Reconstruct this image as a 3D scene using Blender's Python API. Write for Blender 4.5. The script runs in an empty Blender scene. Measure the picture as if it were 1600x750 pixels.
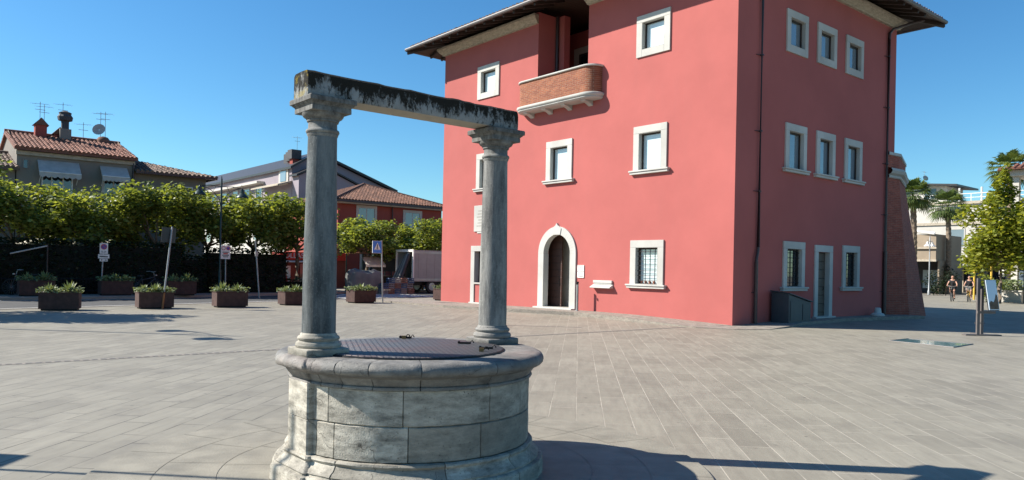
import bpy, bmesh, math, random
from mathutils import Vector, Matrix
random.seed(7)
R_ = math.radians
SC = bpy.context.scene
COL = SC.collection

# ------------------------------------------------------------------ camera, sky, sun, exposure
cam_d = bpy.data.cameras.new('camera'); cam = bpy.data.objects.new('camera', cam_d); COL.objects.link(cam)
cam_d.sensor_width = 36; cam_d.lens = 26.497; cam_d.shift_y = 0.0287; cam_d.clip_end = 3000; cam_d.clip_start = 0.05
cam.location = (0, 0, 1.6)
cam.rotation_euler = (Matrix.Rotation(R_(90), 4, 'X') @ Matrix.Rotation(0.0198, 4, 'Z')).to_euler()
SC.camera = cam
SUN_EL, SUN_AZ = R_(36.7), R_(-83.9)          # azimuth clockwise from +Y
w = bpy.data.worlds.new('World'); SC.world = w; w.use_nodes = True
nt = w.node_tree; nt.nodes.clear()
sky = nt.nodes.new('ShaderNodeTexSky'); sky.sky_type = 'NISHITA'; sky.sun_disc = False
sky.sun_elevation = SUN_EL; sky.sun_rotation = SUN_AZ; sky.air_density = 1.0; sky.dust_density = 0.3; sky.ozone_density = 2.0
bg = nt.nodes.new('ShaderNodeBackground'); bg.inputs['Strength'].default_value = 0.062
wo = nt.nodes.new('ShaderNodeOutputWorld')
hs = nt.nodes.new('ShaderNodeHueSaturation'); hs.inputs['Saturation'].default_value = 1.25; nt.links.new(sky.outputs[0], hs.inputs['Color'])
tn = nt.nodes.new('ShaderNodeMix'); tn.data_type = 'RGBA'; tn.blend_type = 'MULTIPLY'; tn.inputs[0].default_value = 1; tn.inputs[7].default_value = (0.80, 1.16, 1.27, 1)
nt.links.new(hs.outputs[0], tn.inputs[6]); nt.links.new(tn.outputs[2], bg.inputs[0]); nt.links.new(bg.outputs[0], wo.inputs[0])
sd = bpy.data.lights.new('sun', 'SUN'); sd.energy = 5.0; sd.angle = R_(0.53); sd.color = (1, 0.95, 0.87)
sun = bpy.data.objects.new('sun', sd); COL.objects.link(sun)
sv = Vector((math.sin(SUN_AZ)*math.cos(SUN_EL), math.cos(SUN_AZ)*math.cos(SUN_EL), math.sin(SUN_EL)))
sun.rotation_euler = sv.to_track_quat('Z', 'Y').to_euler(); sun.location = (-40, 0, 40)
SC.view_settings.view_transform = 'Standard'; SC.view_settings.look = 'None'; SC.view_settings.gamma = 1
SC.view_settings.exposure = 1.0
SC.render.engine = 'CYCLES'
try:
    SC.cycles.max_bounces = 6; SC.cycles.transparent_max_bounces = 6; SC.cycles.use_denoising = True
except Exception: pass

# ------------------------------------------------------------------ town frame: t along the street, q away from it
YAW = R_(50.0693); S, C = math.sin(YAW), math.cos(YAW); ANG = math.atan2(C, S)
def W(t, q, z=0.0): return Vector((S*t - C*q, C*t + S*q, z))
DT, DQ, UP = Vector((S, C, 0)), Vector((-C, S, 0)), Vector((0, 0, 1))
T0, Q0 = 20.0, 13.345

# ------------------------------------------------------------------ materials
MATS = {}
def newmat(name):
    m = bpy.data.materials.new(name); m.use_nodes = True; n = m.node_tree; n.nodes.clear()
    out = n.nodes.new('ShaderNodeOutputMaterial'); p = n.nodes.new('ShaderNodeBsdfPrincipled')
    n.links.new(p.outputs[0], out.inputs[0]); MATS[name] = m
    return m, n, p, out
def N(n, typ, **kw):
    x = n.nodes.new(typ)
    for k, v in kw.items(): setattr(x, k, v)
    return x
def pos(n, local=False):
    if local: return N(n, 'ShaderNodeTexCoord').outputs['Object']
    return N(n, 'ShaderNodeNewGeometry').outputs['Position']
def noise(n, vec, scale, detail=4, rough=0.6, stretch=None):
    if stretch:
        mp = N(n, 'ShaderNodeMapping'); mp.inputs['Scale'].default_value = stretch; n.links.new(vec, mp.inputs[0]); vec = mp.outputs[0]
    x = N(n, 'ShaderNodeTexNoise'); x.inputs['Scale'].default_value = scale; x.inputs['Detail'].default_value = detail; x.inputs['Roughness'].default_value = rough
    n.links.new(vec, x.inputs['Vector']); return x.outputs['Fac']
def ramp(n, fac, lo, hi, a=0.0, b=1.0):
    x = N(n, 'ShaderNodeMapRange'); x.inputs['From Min'].default_value = lo; x.inputs['From Max'].default_value = hi
    x.inputs['To Min'].default_value = a; x.inputs['To Max'].default_value = b
    n.links.new(fac, x.inputs['Value']); return x.outputs['Result']
def mixc(n, fac, a, b, blend='MIX'):
    x = N(n, 'ShaderNodeMix', data_type='RGBA', blend_type=blend)
    for val, sock in ((fac, x.inputs[0]), (a, x.inputs[6]), (b, x.inputs[7])):
        if hasattr(val, 'is_linked') or isinstance(val, bpy.types.NodeSocket): n.links.new(val, sock)
        elif isinstance(val, (int, float)): sock.default_value = val
        else: sock.default_value = (*val, 1) if len(val) == 3 else val
    return x.outputs[2]
def math_(n, op, a, b=None):
    x = N(n, 'ShaderNodeMath', operation=op)
    for i, v in enumerate((a, b)):
        if v is None: continue
        if isinstance(v, (int, float)): x.inputs[i].default_value = v
        else: n.links.new(v, x.inputs[i])
    return x.outputs[0]
def bump(n, p, h, strength=0.3, dist=0.02, prev=None):
    b = N(n, 'ShaderNodeBump'); b.inputs['Strength'].default_value = strength; b.inputs['Distance'].default_value = dist
    n.links.new(h, b.inputs['Height'])
    if prev is not None: n.links.new(prev, b.inputs['Normal'])
    n.links.new(b.outputs[0], p.inputs['Normal']); return b.outputs[0]
def tone(n):
    return N(n, 'ShaderNodeAttribute', attribute_name='tone').outputs['Fac']
def town(n):
    mp = N(n, 'ShaderNodeMapping'); mp.inputs['Rotation'].default_value = (0, 0, -ANG); n.links.new(pos(n), mp.inputs[0]); return mp.outputs[0]
def simple(name, col, rough=0.6, metal=0.0, var=0.15, scale=3.0, bmp=0.0, bscale=30, local=False, spec=0.5):
    m, n, p, o = newmat(name)
    v = pos(n, local); f = noise(n, v, scale)
    a = tuple(c*(1-var) for c in col); b = tuple(min(1, c*(1+var)) for c in col)
    n.links.new(mixc(n, ramp(n, f, 0.3, 0.7), a, b), p.inputs['Base Color'])
    p.inputs['Roughness'].default_value = rough; p.inputs['Metallic'].default_value = metal
    p.inputs['Specular IOR Level'].default_value = spec
    if bmp: bump(n, p, noise(n, v, bscale), bmp)
    return m

def mat_paving():
    m, n, p, o = newmat('paving')
    mp = N(n, 'ShaderNodeMapping'); mp.inputs['Rotation'].default_value = (0, 0, -(ANG + R_(45))); n.links.new(pos(n), mp.inputs[0])
    def brick(mortar):
        b = N(n, 'ShaderNodeTexBrick'); b.offset = 0.37; b.offset_frequency = 2
        for k, v in (('Scale', 1), ('Mortar Size', mortar), ('Mortar Smooth', 0.3), ('Bias', 0), ('Brick Width', 0.83), ('Row Height', 0.30)): b.inputs[k].default_value = v
        b.inputs['Color1'].default_value = (0, 0, 0, 1); b.inputs['Color2'].default_value = (1, 1, 1, 1); b.inputs['Mortar'].default_value = (0.5, 0.5, 0.5, 1)
        n.links.new(mp.outputs[0], b.inputs['Vector']); return b
    b = brick(0.006); g = pos(n)
    base = mixc(n, b.outputs['Color'], (0.218, 0.199, 0.156), (0.286, 0.262, 0.208))
    streak = noise(n, mp.outputs[0], 1.6, 6, 0.65, (1, 6, 1))
    base2 = mixc(n, math_(n, 'MULTIPLY', ramp(n, streak, 0.38, 0.7), 0.7), base, (0.165, 0.148, 0.118))
    blot = ramp(n, noise(n, g, 0.35, 5, 0.6), 0.42, 0.68)
    base2 = mixc(n, math_(n, 'MULTIPLY', blot, 0.5), base2, (0.295, 0.270, 0.212))
    veil = ramp(n, noise(n, g, 1.3, 6, 0.7), 0.5, 0.72)
    base2 = mixc(n, math_(n, 'MULTIPLY', veil, 0.45), base2, (0.145, 0.13, 0.108))
    spots = ramp(n, noise(n, g, 9, 3, 0.5), 0.66, 0.74)
    base2 = mixc(n, math_(n, 'MULTIPLY', spots, 0.5), base2, (0.09, 0.08, 0.07))
    chips = ramp(n, noise(n, g, 4.3, 5, 0.7, (1, 2.4, 1)), 0.70, 0.74)
    base2 = mixc(n, math_(n, 'MULTIPLY', chips, 0.6), base2, (0.34, 0.31, 0.25))
    sx = N(n, 'ShaderNodeSeparateXYZ'); n.links.new(g, sx.inputs[0])
    jl = math_(n, 'ADD', ramp(n, sx.outputs[0], -1.2, 1.6, 0, 1), ramp(n, noise(n, g, 0.9, 3), 0.35, 0.65, -0.35, 0.35))
    jc = mixc(n, ramp(n, jl, 0, 1), (0.05, 0.042, 0.034), (0.40, 0.36, 0.29))
    wear = ramp(n, noise(n, g, 2.2, 4), 0.36, 0.55)
    gum = N(n, 'ShaderNodeTexVoronoi'); gum.inputs['Scale'].default_value = 1.7; n.links.new(g, gum.inputs['Vector'])
    base2 = mixc(n, math_(n, 'MULTIPLY', ramp(n, gum.outputs['Distance'], 0.03, 0.045, 1, 0), 0.7), base2, (0.075, 0.068, 0.058))
    oil = ramp(n, noise(n, g, 0.8, 7, 0.75, (1, 1, 1)), 0.62, 0.72)
    base2 = mixc(n, math_(n, 'MULTIPLY', oil, 0.35), base2, (0.10, 0.09, 0.075))
    jf = math_(n, 'MULTIPLY', b.outputs['Fac'], ramp(n, wear, 0, 1, 0.25, 1.0))
    n.links.new(mixc(n, jf, base2, jc), p.inputs['Base Color'])
    p.inputs['Roughness'].default_value = 0.62; p.inputs['Specular IOR Level'].default_value = 0.35
    h = math_(n, 'ADD', math_(n, 'MULTIPLY', b.outputs['Fac'], -1.0), math_(n, 'MULTIPLY', noise(n, g, 60, 4), 0.5))
    bump(n, p, h, 0.35, 0.006)
    return m
def mat_plaster(name, col, stain=0.12, dirt=(0.5, 0.42, 0.38)):
    m, n, p, o = newmat(name); v = pos(n)
    a = mixc(n, ramp(n, noise(n, v, 0.45, 5, 0.6), 0.35, 0.68), tuple(c*(1-stain) for c in col), tuple(c*(1+stain*0.6) for c in col))
    drip = ramp(n, noise(n, v, 2.2, 5, 0.65, (1, 1, 0.12)), 0.5, 0.78)
    a = mixc(n, math_(n, 'MULTIPLY', drip, stain*1.6), a, tuple(0.6*c + 0.12*d for c, d in zip(col, dirt)))
    n.links.new(a, p.inputs['Base Color']); p.inputs['Roughness'].default_value = 0.88; p.inputs['Specular IOR Level'].default_value = 0.2
    bump(n, p, math_(n, 'ADD', noise(n, v, 3.0, 5), math_(n, 'MULTIPLY', noise(n, v, 45, 3), 0.4)), 0.12, 0.03)
    return m
def mat_brick(name, axis, c1, c2, mortar):
    m, n, p, o = newmat(name); v = town(n)
    sx = N(n, 'ShaderNodeSeparateXYZ'); n.links.new(v, sx.inputs[0]); cb = N(n, 'ShaderNodeCombineXYZ')
    hor = math_(n, 'ADD', sx.outputs[0], sx.outputs[1]) if axis == 'both' else sx.outputs[axis]
    n.links.new(hor, cb.inputs[0]); n.links.new(sx.outputs[2], cb.inputs[1])
    b = N(n, 'ShaderNodeTexBrick'); n.links.new(cb.outputs[0], b.inputs['Vector'])
    for k, x in (('Scale', 1), ('Mortar Size', 0.007), ('Mortar Smooth', 0.4), ('Brick Width', 0.26), ('Row Height', 0.07)): b.inputs[k].default_value = x
    b.inputs['Color1'].default_value = (*c1, 1); b.inputs['Color2'].default_value = (*c2, 1); b.inputs['Mortar'].default_value = (*mortar, 1)
    c = mixc(n, ramp(n, noise(n, pos(n), 5, 5), 0.35, 0.7, 0, 0.55), b.outputs['Color'], tuple(0.55*(x+y)/2 for x, y in zip(c1, c2)))
    n.links.new(c, p.inputs['Base Color']); p.inputs['Roughness'].default_value = 0.9
    bump(n, p, math_(n, 'ADD', math_(n, 'MULTIPLY', b.outputs['Fac'], -1), math_(n, 'MULTIPLY', noise(n, pos(n), 40), 0.6)), 0.6, 0.02)
    return m
def mat_stone(name, lo, hi, stainc, stain=0.5, rough=0.75, stretch=None, bs=0.4, warm=0.0):
    m, n, p, o = newmat(name); v = pos(n)
    t = tone(n)
    a = mixc(n, t, lo, hi)
    veins = noise(n, v, 5, 7, 0.7, stretch or (1, 1, 3))
    a = mixc(n, ramp(n, veins, 0.38, 0.68), a, tuple(0.55*x for x in lo))
    a = mixc(n, math_(n, 'MULTIPLY', ramp(n, noise(n, v, 2.3, 6, 0.7), 0.5, 0.72), stain), a, stainc)
    fine = ramp(n, noise(n, v, 70, 3), 0.4, 0.75)
    a = mixc(n, math_(n, 'MULTIPLY', fine, 0.3), a, tuple(0.45*x for x in hi))
    sp = N(n, 'ShaderNodeTexVoronoi'); sp.inputs['Scale'].default_value = 38; n.links.new(v, sp.inputs['Vector'])
    a = mixc(n, math_(n, 'MULTIPLY', math_(n, 'MULTIPLY', ramp(n, sp.outputs['Distance'], 0.10, 0.26, 1, 0), ramp(n, noise(n, v, 6, 5, 0.7), 0.45, 0.6)), 0.75), a, tuple(0.22*x for x in lo))
    crk = N(n, 'ShaderNodeTexVoronoi', feature='DISTANCE_TO_EDGE'); crk.inputs['Scale'].default_value = 3.1
    wv = N(n, 'ShaderNodeMix', data_type='VECTOR'); wv.inputs[0].default_value = 0.12; n.links.new(v, wv.inputs[4]); wn = N(n, 'ShaderNodeTexNoise'); wn.inputs['Scale'].default_value = 9; n.links.new(v, wn.inputs['Vector']); n.links.new(wn.outputs['Color'], wv.inputs[5]); n.links.new(wv.outputs[1], crk.inputs['Vector'])
    a = mixc(n, math_(n, 'MULTIPLY', math_(n, 'MULTIPLY', ramp(n, crk.outputs['Distance'], 0.0, 0.012, 1, 0), ramp(n, noise(n, v, 2.7, 4), 0.5, 0.58)), 0.8), a, tuple(0.2*x for x in lo))
    if warm:
        a = mixc(n, math_(n, 'MULTIPLY', ramp(n, noise(n, v, 1.1, 4), 0.55, 0.7), warm), a, (0.42, 0.27, 0.22))
    n.links.new(a, p.inputs['Base Color']); p.inputs['Roughness'].default_value = rough; p.inputs['Specular IOR Level'].default_value = 0.35
    vo = N(n, 'ShaderNodeTexVoronoi'); vo.inputs['Scale'].default_value = 55; n.links.new(v, vo.inputs['Vector'])
    pit = ramp(n, vo.outputs['Distance'], 0.05, 0.3)
    h = math_(n, 'ADD', math_(n, 'ADD', noise(n, v, 14, 6, 0.65), math_(n, 'MULTIPLY', noise(n, v, 90, 4), 0.5)), math_(n, 'MULTIPLY', pit, 0.35))
    bump(n, p, h, bs, 0.012)
    return m
def mat_beam():
    m, n, p, o = newmat('lichen_stone'); v = pos(n)
    sx = N(n, 'ShaderNodeSeparateXYZ'); n.links.new(v, sx.inputs[0])
    base = mixc(n, ramp(n, noise(n, v, 8, 6), 0.35, 0.7), (0.33, 0.33, 0.32), (0.20, 0.205, 0.20))
    hgt = ramp(n, sx.outputs[2], 2.80, 2.985, -0.16, 0.17)
    drip = noise(n, v, 30, 8, 0.8, (1, 1, 0.42))
    big = noise(n, v, 7, 6, 0.7, (1, 1, 0.6))
    f = ramp(n, math_(n, 'ADD', math_(n, 'ADD', math_(n, 'MULTIPLY', drip, 0.95), math_(n, 'MULTIPLY', big, 0.75)), hgt), 0.77, 0.88)
    a = mixc(n, f, base, (0.022, 0.02, 0.016))
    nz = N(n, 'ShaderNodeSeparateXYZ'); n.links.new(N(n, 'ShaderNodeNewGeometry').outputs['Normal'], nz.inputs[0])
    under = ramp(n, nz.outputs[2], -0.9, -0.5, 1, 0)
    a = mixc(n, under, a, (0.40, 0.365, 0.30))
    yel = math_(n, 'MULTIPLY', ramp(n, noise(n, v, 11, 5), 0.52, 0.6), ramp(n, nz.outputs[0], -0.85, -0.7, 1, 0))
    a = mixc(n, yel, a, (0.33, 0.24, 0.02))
    n.links.new(a, p.inputs['Base Color']); p.inputs['Roughness'].default_value = 0.95; p.inputs['Specular IOR Level'].default_value = 0.15
    bump(n, p, math_(n, 'ADD', noise(n, v, 25, 7, 0.75), math_(n, 'MULTIPLY', f, 0.25)), 0.7, 0.02)
    return m
def mat_capital():
    m, n, p, o = newmat('capital_stone'); v = pos(n)
    base = mixc(n, ramp(n, noise(n, v, 7, 6), 0.35, 0.7), (0.25, 0.245, 0.225), (0.15, 0.15, 0.145))
    sx = N(n, 'ShaderNodeSeparateXYZ'); n.links.new(v, sx.inputs[0])
    f = ramp(n, math_(n, 'ADD', noise(n, v, 22, 7, 0.75, (1, 1, 0.5)), ramp(n, sx.outputs[2], 2.5, 2.80, -0.02, 0.15)), 0.42, 0.78)
    n.links.new(mixc(n, math_(n, 'MULTIPLY', f, 0.9), base, (0.035, 0.03, 0.025)), p.inputs['Base Color'])
    p.inputs['Roughness'].default_value = 0.9; bump(n, p, noise(n, v, 60, 4), 0.12, 0.004); return m
def mat_column(name, c0, c1, dk, amt):
    m, n, p, o = newmat(name); v = pos(n)
    a = mixc(n, ramp(n, noise(n, v, 9, 8, 0.75, (1, 1, 0.16)), 0.35, 0.66), c0, c1)
    a = mixc(n, math_(n, 'MULTIPLY', ramp(n, noise(n, v, 4, 6, 0.7, (1, 1, 0.22)), 0.44, 0.62), amt), a, dk)
    a = mixc(n, math_(n, 'MULTIPLY', ramp(n, noise(n, v, 60, 4, 0.7), 0.54, 0.68), 0.35), a, tuple(1.2*x for x in c0))
    n.links.new(a, p.inputs['Base Color']); p.inputs['Roughness'].default_value = 0.75; p.inputs['Specular IOR Level'].default_value = 0.3
    bump(n, p, math_(n, 'ADD', noise(n, v, 30, 6, 0.7, (1, 1, 0.25)), math_(n, 'MULTIPLY', noise(n, v, 120, 4), 0.6)), 0.5, 0.01); return m
def mat_plate():
    m, n, p, o = newmat('chequer_plate'); v = pos(n)
    mp = N(n, 'ShaderNodeMapping'); mp.inputs['Rotation'].default_value = (0, 0, R_(25)); n.links.new(v, mp.inputs[0])
    ck = N(n, 'ShaderNodeTexBrick'); ck.offset = 0.5
    for k, x in (('Scale', 1), ('Mortar Size', 0.009), ('Mortar Smooth', 0.6), ('Brick Width', 0.055), ('Row Height', 0.033)): ck.inputs[k].default_value = x
    n.links.new(mp.outputs[0], ck.inputs['Vector'])
    rust = ramp(n, noise(n, v, 2.2, 5), 0.48, 0.66)
    a = mixc(n, rust, (0.125, 0.122, 0.122), (0.165, 0.105, 0.092))
    n.links.new(mixc(n, math_(n, 'MULTIPLY', ck.outputs['Fac'], 0.6), a, (0.06, 0.055, 0.055)), p.inputs['Base Color'])
    p.inputs['Metallic'].default_value = 0.55; p.inputs['Roughness'].default_value = 0.5
    bump(n, p, math_(n, 'MULTIPLY', ck.outputs['Fac'], -1), 0.8, 0.006); return m
def mat_tile(name, cols):
    m, n, p, o = newmat(name)
    a = mixc(n, tone(n), cols[0], cols[1])
    a = mixc(n, ramp(n, noise(n, pos(n), 2.5, 6), 0.45, 0.7, 0, 0.7), a, cols[2])
    n.links.new(a, p.inputs['Base Color']); p.inputs['Roughness'].default_value = 0.9; bump(n, p, noise(n, pos(n), 20), 0.3, 0.02); return m
def mat_wood(name, col, axis=2, plank=0.28):
    m, n, p, o = newmat(name); v = town(n); sx = N(n, 'ShaderNodeSeparateXYZ'); n.links.new(v, sx.inputs[0])
    fr = math_(n, 'FRACT', math_(n, 'DIVIDE', sx.outputs[axis], plank))
    gap = math_(n, 'MINIMUM', ramp(n, fr, 0, 0.06), ramp(n, fr, 0.94, 1.0, 1, 0))
    g = noise(n, v, 6, 6, 0.65, (1, 1, 8) if axis == 2 else (8, 8, 1))
    a = mixc(n, ramp(n, g, 0.3, 0.7), tuple(c*0.65 for c in col), tuple(c*1.3 for c in col))
    n.links.new(mixc(n, gap, tuple(c*0.25 for c in col), a), p.inputs['Base Color']); p.inputs['Roughness'].default_value = 0.6
    bump(n, p, gap, 0.6, 0.02); return m
def mat_glass(name, col, rough=0.06):
    m, n, p, o = newmat(name)
    n.links.new(mixc(n, ramp(n, noise(n, pos(n), 0.9, 3), 0.35, 0.65), tuple(c*0.9 for c in col), col), p.inputs['Base Color'])
    p.inputs['Roughness'].default_value = rough; p.inputs['Specular IOR Level'].default_value = 0.8
    p.inputs['Coat Weight'].default_value = 0.6; p.inputs['Coat Roughness'].default_value = 0.03
    return m
def mat_leaf(name, dark, light, trans=0.4):
    m, n, p, o = newmat(name)
    c = mixc(n, tone(n), dark, light)
    n.links.new(c, p.inputs['Base Color']); p.inputs['Roughness'].default_value = 0.5; p.inputs['Specular IOR Level'].default_value = 0.35
    tr = N(n, 'ShaderNodeBsdfTranslucent'); n.links.new(mixc(n, 1.0, c, (1.5, 1.35, 0.55), 'MULTIPLY'), tr.inputs[0])
    mx = N(n, 'ShaderNodeMixShader'); mx.inputs[0].default_value = trans
    n.links.new(p.outputs[0], mx.inputs[1]); n.links.new(tr.outputs[0], mx.inputs[2]); n.links.new(mx.outputs[0], o.inputs[0]); return m

mat_paving(); mat_beam(); mat_capital(); mat_column('grey_marble', (0.30, 0.29, 0.265), (0.13, 0.13, 0.125), (0.045, 0.046, 0.045), 0.95); mat_column('dark_marble', (0.19, 0.20, 0.195), (0.065, 0.08, 0.085), (0.028, 0.034, 0.036), 0.95); mat_plate()
PINK = (0.40, 0.112, 0.100)
mat_plaster('pink_render', PINK, 0.08); mat_plaster('grey_render', (0.23, 0.205, 0.175)); mat_plaster('lilac_render', (0.30, 0.26, 0.285))
mat_plaster('white_render', (0.52, 0.49, 0.435)); mat_plaster('red_render', (0.30, 0.072, 0.055), 0.1); mat_plaster('beige_render', (0.30, 0.24, 0.175)); mat_plaster('cream_render', (0.44, 0.37, 0.28))
mat_stone('well_stone', (0.25, 0.228, 0.185), (0.60, 0.55, 0.455), (0.095, 0.085, 0.07), 0.6, 0.8, None, 0.4)
mat_stone('rim_stone', (0.17, 0.163, 0.152), (0.32, 0.30, 0.265), (0.055, 0.054, 0.052), 0.65, 0.7, (1, 1, 2), 0.4, 0.22)
mat_plaster('white_stone', (0.50, 0.485, 0.445), 0.2)
mat_stone('kerb_stone', (0.27, 0.235, 0.195), (0.36, 0.315, 0.265), (0.18, 0.16, 0.13), 0.5, 0.8, None, 0.3)
mat_stone('cream_trim', (0.50, 0.43, 0.33), (0.55, 0.47, 0.36), (0.40, 0.34, 0.27), 0.3, 0.8, None, 0.1)
mat_brick('balcony_brick', 1, (0.33, 0.11, 0.05), (0.22, 0.065, 0.035), (0.38, 0.25, 0.17))
mat_brick('wall_brick', 0, (0.42, 0.095, 0.055), (0.27, 0.06, 0.04), (0.36, 0.21, 0.15))
mat_tile('roof_tile', ((0.17, 0.065, 0.042), (0.26, 0.115, 0.075), (0.095, 0.05, 0.038)))
mat_tile('old_roof_tile', ((0.10, 0.065, 0.05), (0.22, 0.15, 0.11), (0.045, 0.036, 0.03)))
mat_tile('brown_roof_tile', ((0.12, 0.055, 0.036), (0.22, 0.105, 0.065), (0.06, 0.036, 0.028)))
mat_wood('dark_door', (0.06, 0.022, 0.013), 2, 0.27); mat_wood('grey_door', (0.10, 0.075, 0.055), 2, 0.30); mat_wood('eave_wood', (0.075, 0.05, 0.036), 1, 0.2)
mat_glass('pale_glass', (0.58, 0.69, 0.70)); mat_glass('dim_glass', (0.16, 0.20, 0.23)); mat_glass('black_glass', (0.02, 0.024, 0.03)); mat_glass('floor_glass', (0.10, 0.24, 0.26), 0.15)
simple('asphalt', (0.06, 0.059, 0.058), 0.9, var=0.25, scale=1.5, bmp=0.3, bscale=60)
simple('line_paint', (0.62, 0.60, 0.56), 0.8, var=0.2, scale=4)
simple('sidewalk', (0.26, 0.23, 0.19), 0.85, var=0.12, scale=2)
simple('soil_ground', (0.16, 0.14, 0.11), 0.95, var=0.3, scale=0.4)
simple('drain_metal', (0.11, 0.10, 0.09), 0.7, var=0.2)
simple('dark_metal', (0.045, 0.042, 0.042), 0.45, 0.5); simple('pipe_metal', (0.055, 0.035, 0.035), 0.4, 0.3)
simple('black_iron', (0.014, 0.014, 0.015), 0.5, 0.6); simple('stand_paint', (0.115, 0.10, 0.095), 0.5); simple('steel', (0.36, 0.35, 0.33), 0.45, 0.7); simple('galvanised', (0.30, 0.31, 0.31), 0.5, 0.5)
simple('cabinet_paint', (0.035, 0.045, 0.055), 0.5, 0.1); simple('corten', (0.062, 0.03, 0.024), 0.85, 0.1, var=0.35, scale=6, bmp=0.2, local=True)
simple('soil', (0.06, 0.045, 0.03), 0.95, local=True); simple('dark_wood', (0.035, 0.022, 0.016), 0.6)
simple('white_paint', (0.72, 0.70, 0.66), 0.5); simple('black_paint', (0.012, 0.012, 0.012), 0.6); simple('blue_sign', (0.02, 0.16, 0.52), 0.4); simple('red_sign', (0.5, 0.03, 0.03), 0.4)
simple('navy_sign', (0.06, 0.05, 0.28), 0.4); simple('bright_red', (0.62, 0.035, 0.02), 0.6); simple('lamp_green', (0.03, 0.05, 0.045), 0.4, 0.4)
simple('canvas_grey', (0.42, 0.40, 0.37), 0.9); simple('canvas_white', (0.72, 0.68, 0.58), 0.9); simple('tarp', (0.155, 0.165, 0.155), 0.75, var=0.25, scale=1.5, bmp=0.8, bscale=3)
simple('truck_body', (0.29, 0.295, 0.28), 0.5, var=0.12, scale=1.2); simple('rubber', (0.02, 0.02, 0.02), 0.8); simple('rust', (0.30, 0.12, 0.04), 0.8)
simple('bark', (0.13, 0.10, 0.07), 0.9, var=0.4, scale=6, bmp=0.6, bscale=14, local=True); simple('palm_bark', (0.20, 0.15, 0.105), 0.95, var=0.45, scale=9, bmp=0.9, bscale=12, local=True)
simple('skin', (0.48, 0.26, 0.18), 0.5, local=True); simple('black_cloth', (0.02, 0.02, 0.024), 0.9, local=True); simple('hair', (0.03, 0.02, 0.013), 0.6, local=True); simple('yellow_paint', (0.62, 0.38, 0.05), 0.5, local=True)
simple('green_plastic', (0.01, 0.13, 0.08), 0.5); simple('brass', (0.22, 0.13, 0.05), 0.5, 0.6); simple('vestibule', (0.36, 0.33, 0.28), 0.9); simple('terracotta_soffit', (0.40, 0.16, 0.10), 0.9)
simple('crate_blue', (0.05, 0.09, 0.16), 0.7); simple('crate_brown', (0.20, 0.10, 0.07), 0.8); simple('crate_grey', (0.22, 0.21, 0.20), 0.8); simple('slate', (0.05, 0.05, 0.055), 0.8)
mat_leaf('plane_leaf', (0.065, 0.105, 0.025), (0.28, 0.325, 0.085), 0.5); mat_leaf('lime_leaf', (0.11, 0.155, 0.02), (0.33, 0.34, 0.055), 0.5)
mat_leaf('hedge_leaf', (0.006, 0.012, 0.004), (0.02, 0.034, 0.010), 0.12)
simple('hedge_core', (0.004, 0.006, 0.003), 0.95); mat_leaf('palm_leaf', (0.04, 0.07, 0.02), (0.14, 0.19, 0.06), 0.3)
mat_leaf('agave_leaf', (0.12, 0.17, 0.09), (0.26, 0.30, 0.13), 0.2)
def mirror_mat():
    m, n, p, o = newmat('mirror'); n.links.new(mixc(n, noise(n, pos(n), 2), (0.46, 0.52, 0.57), (0.56, 0.60, 0.63)), p.inputs['Base Color'])
    p.inputs['Metallic'].default_value = 0.0; p.inputs['Roughness'].default_value = 0.15; p.inputs['Coat Weight'].default_value = 0.7; return m
mirror_mat()

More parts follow.
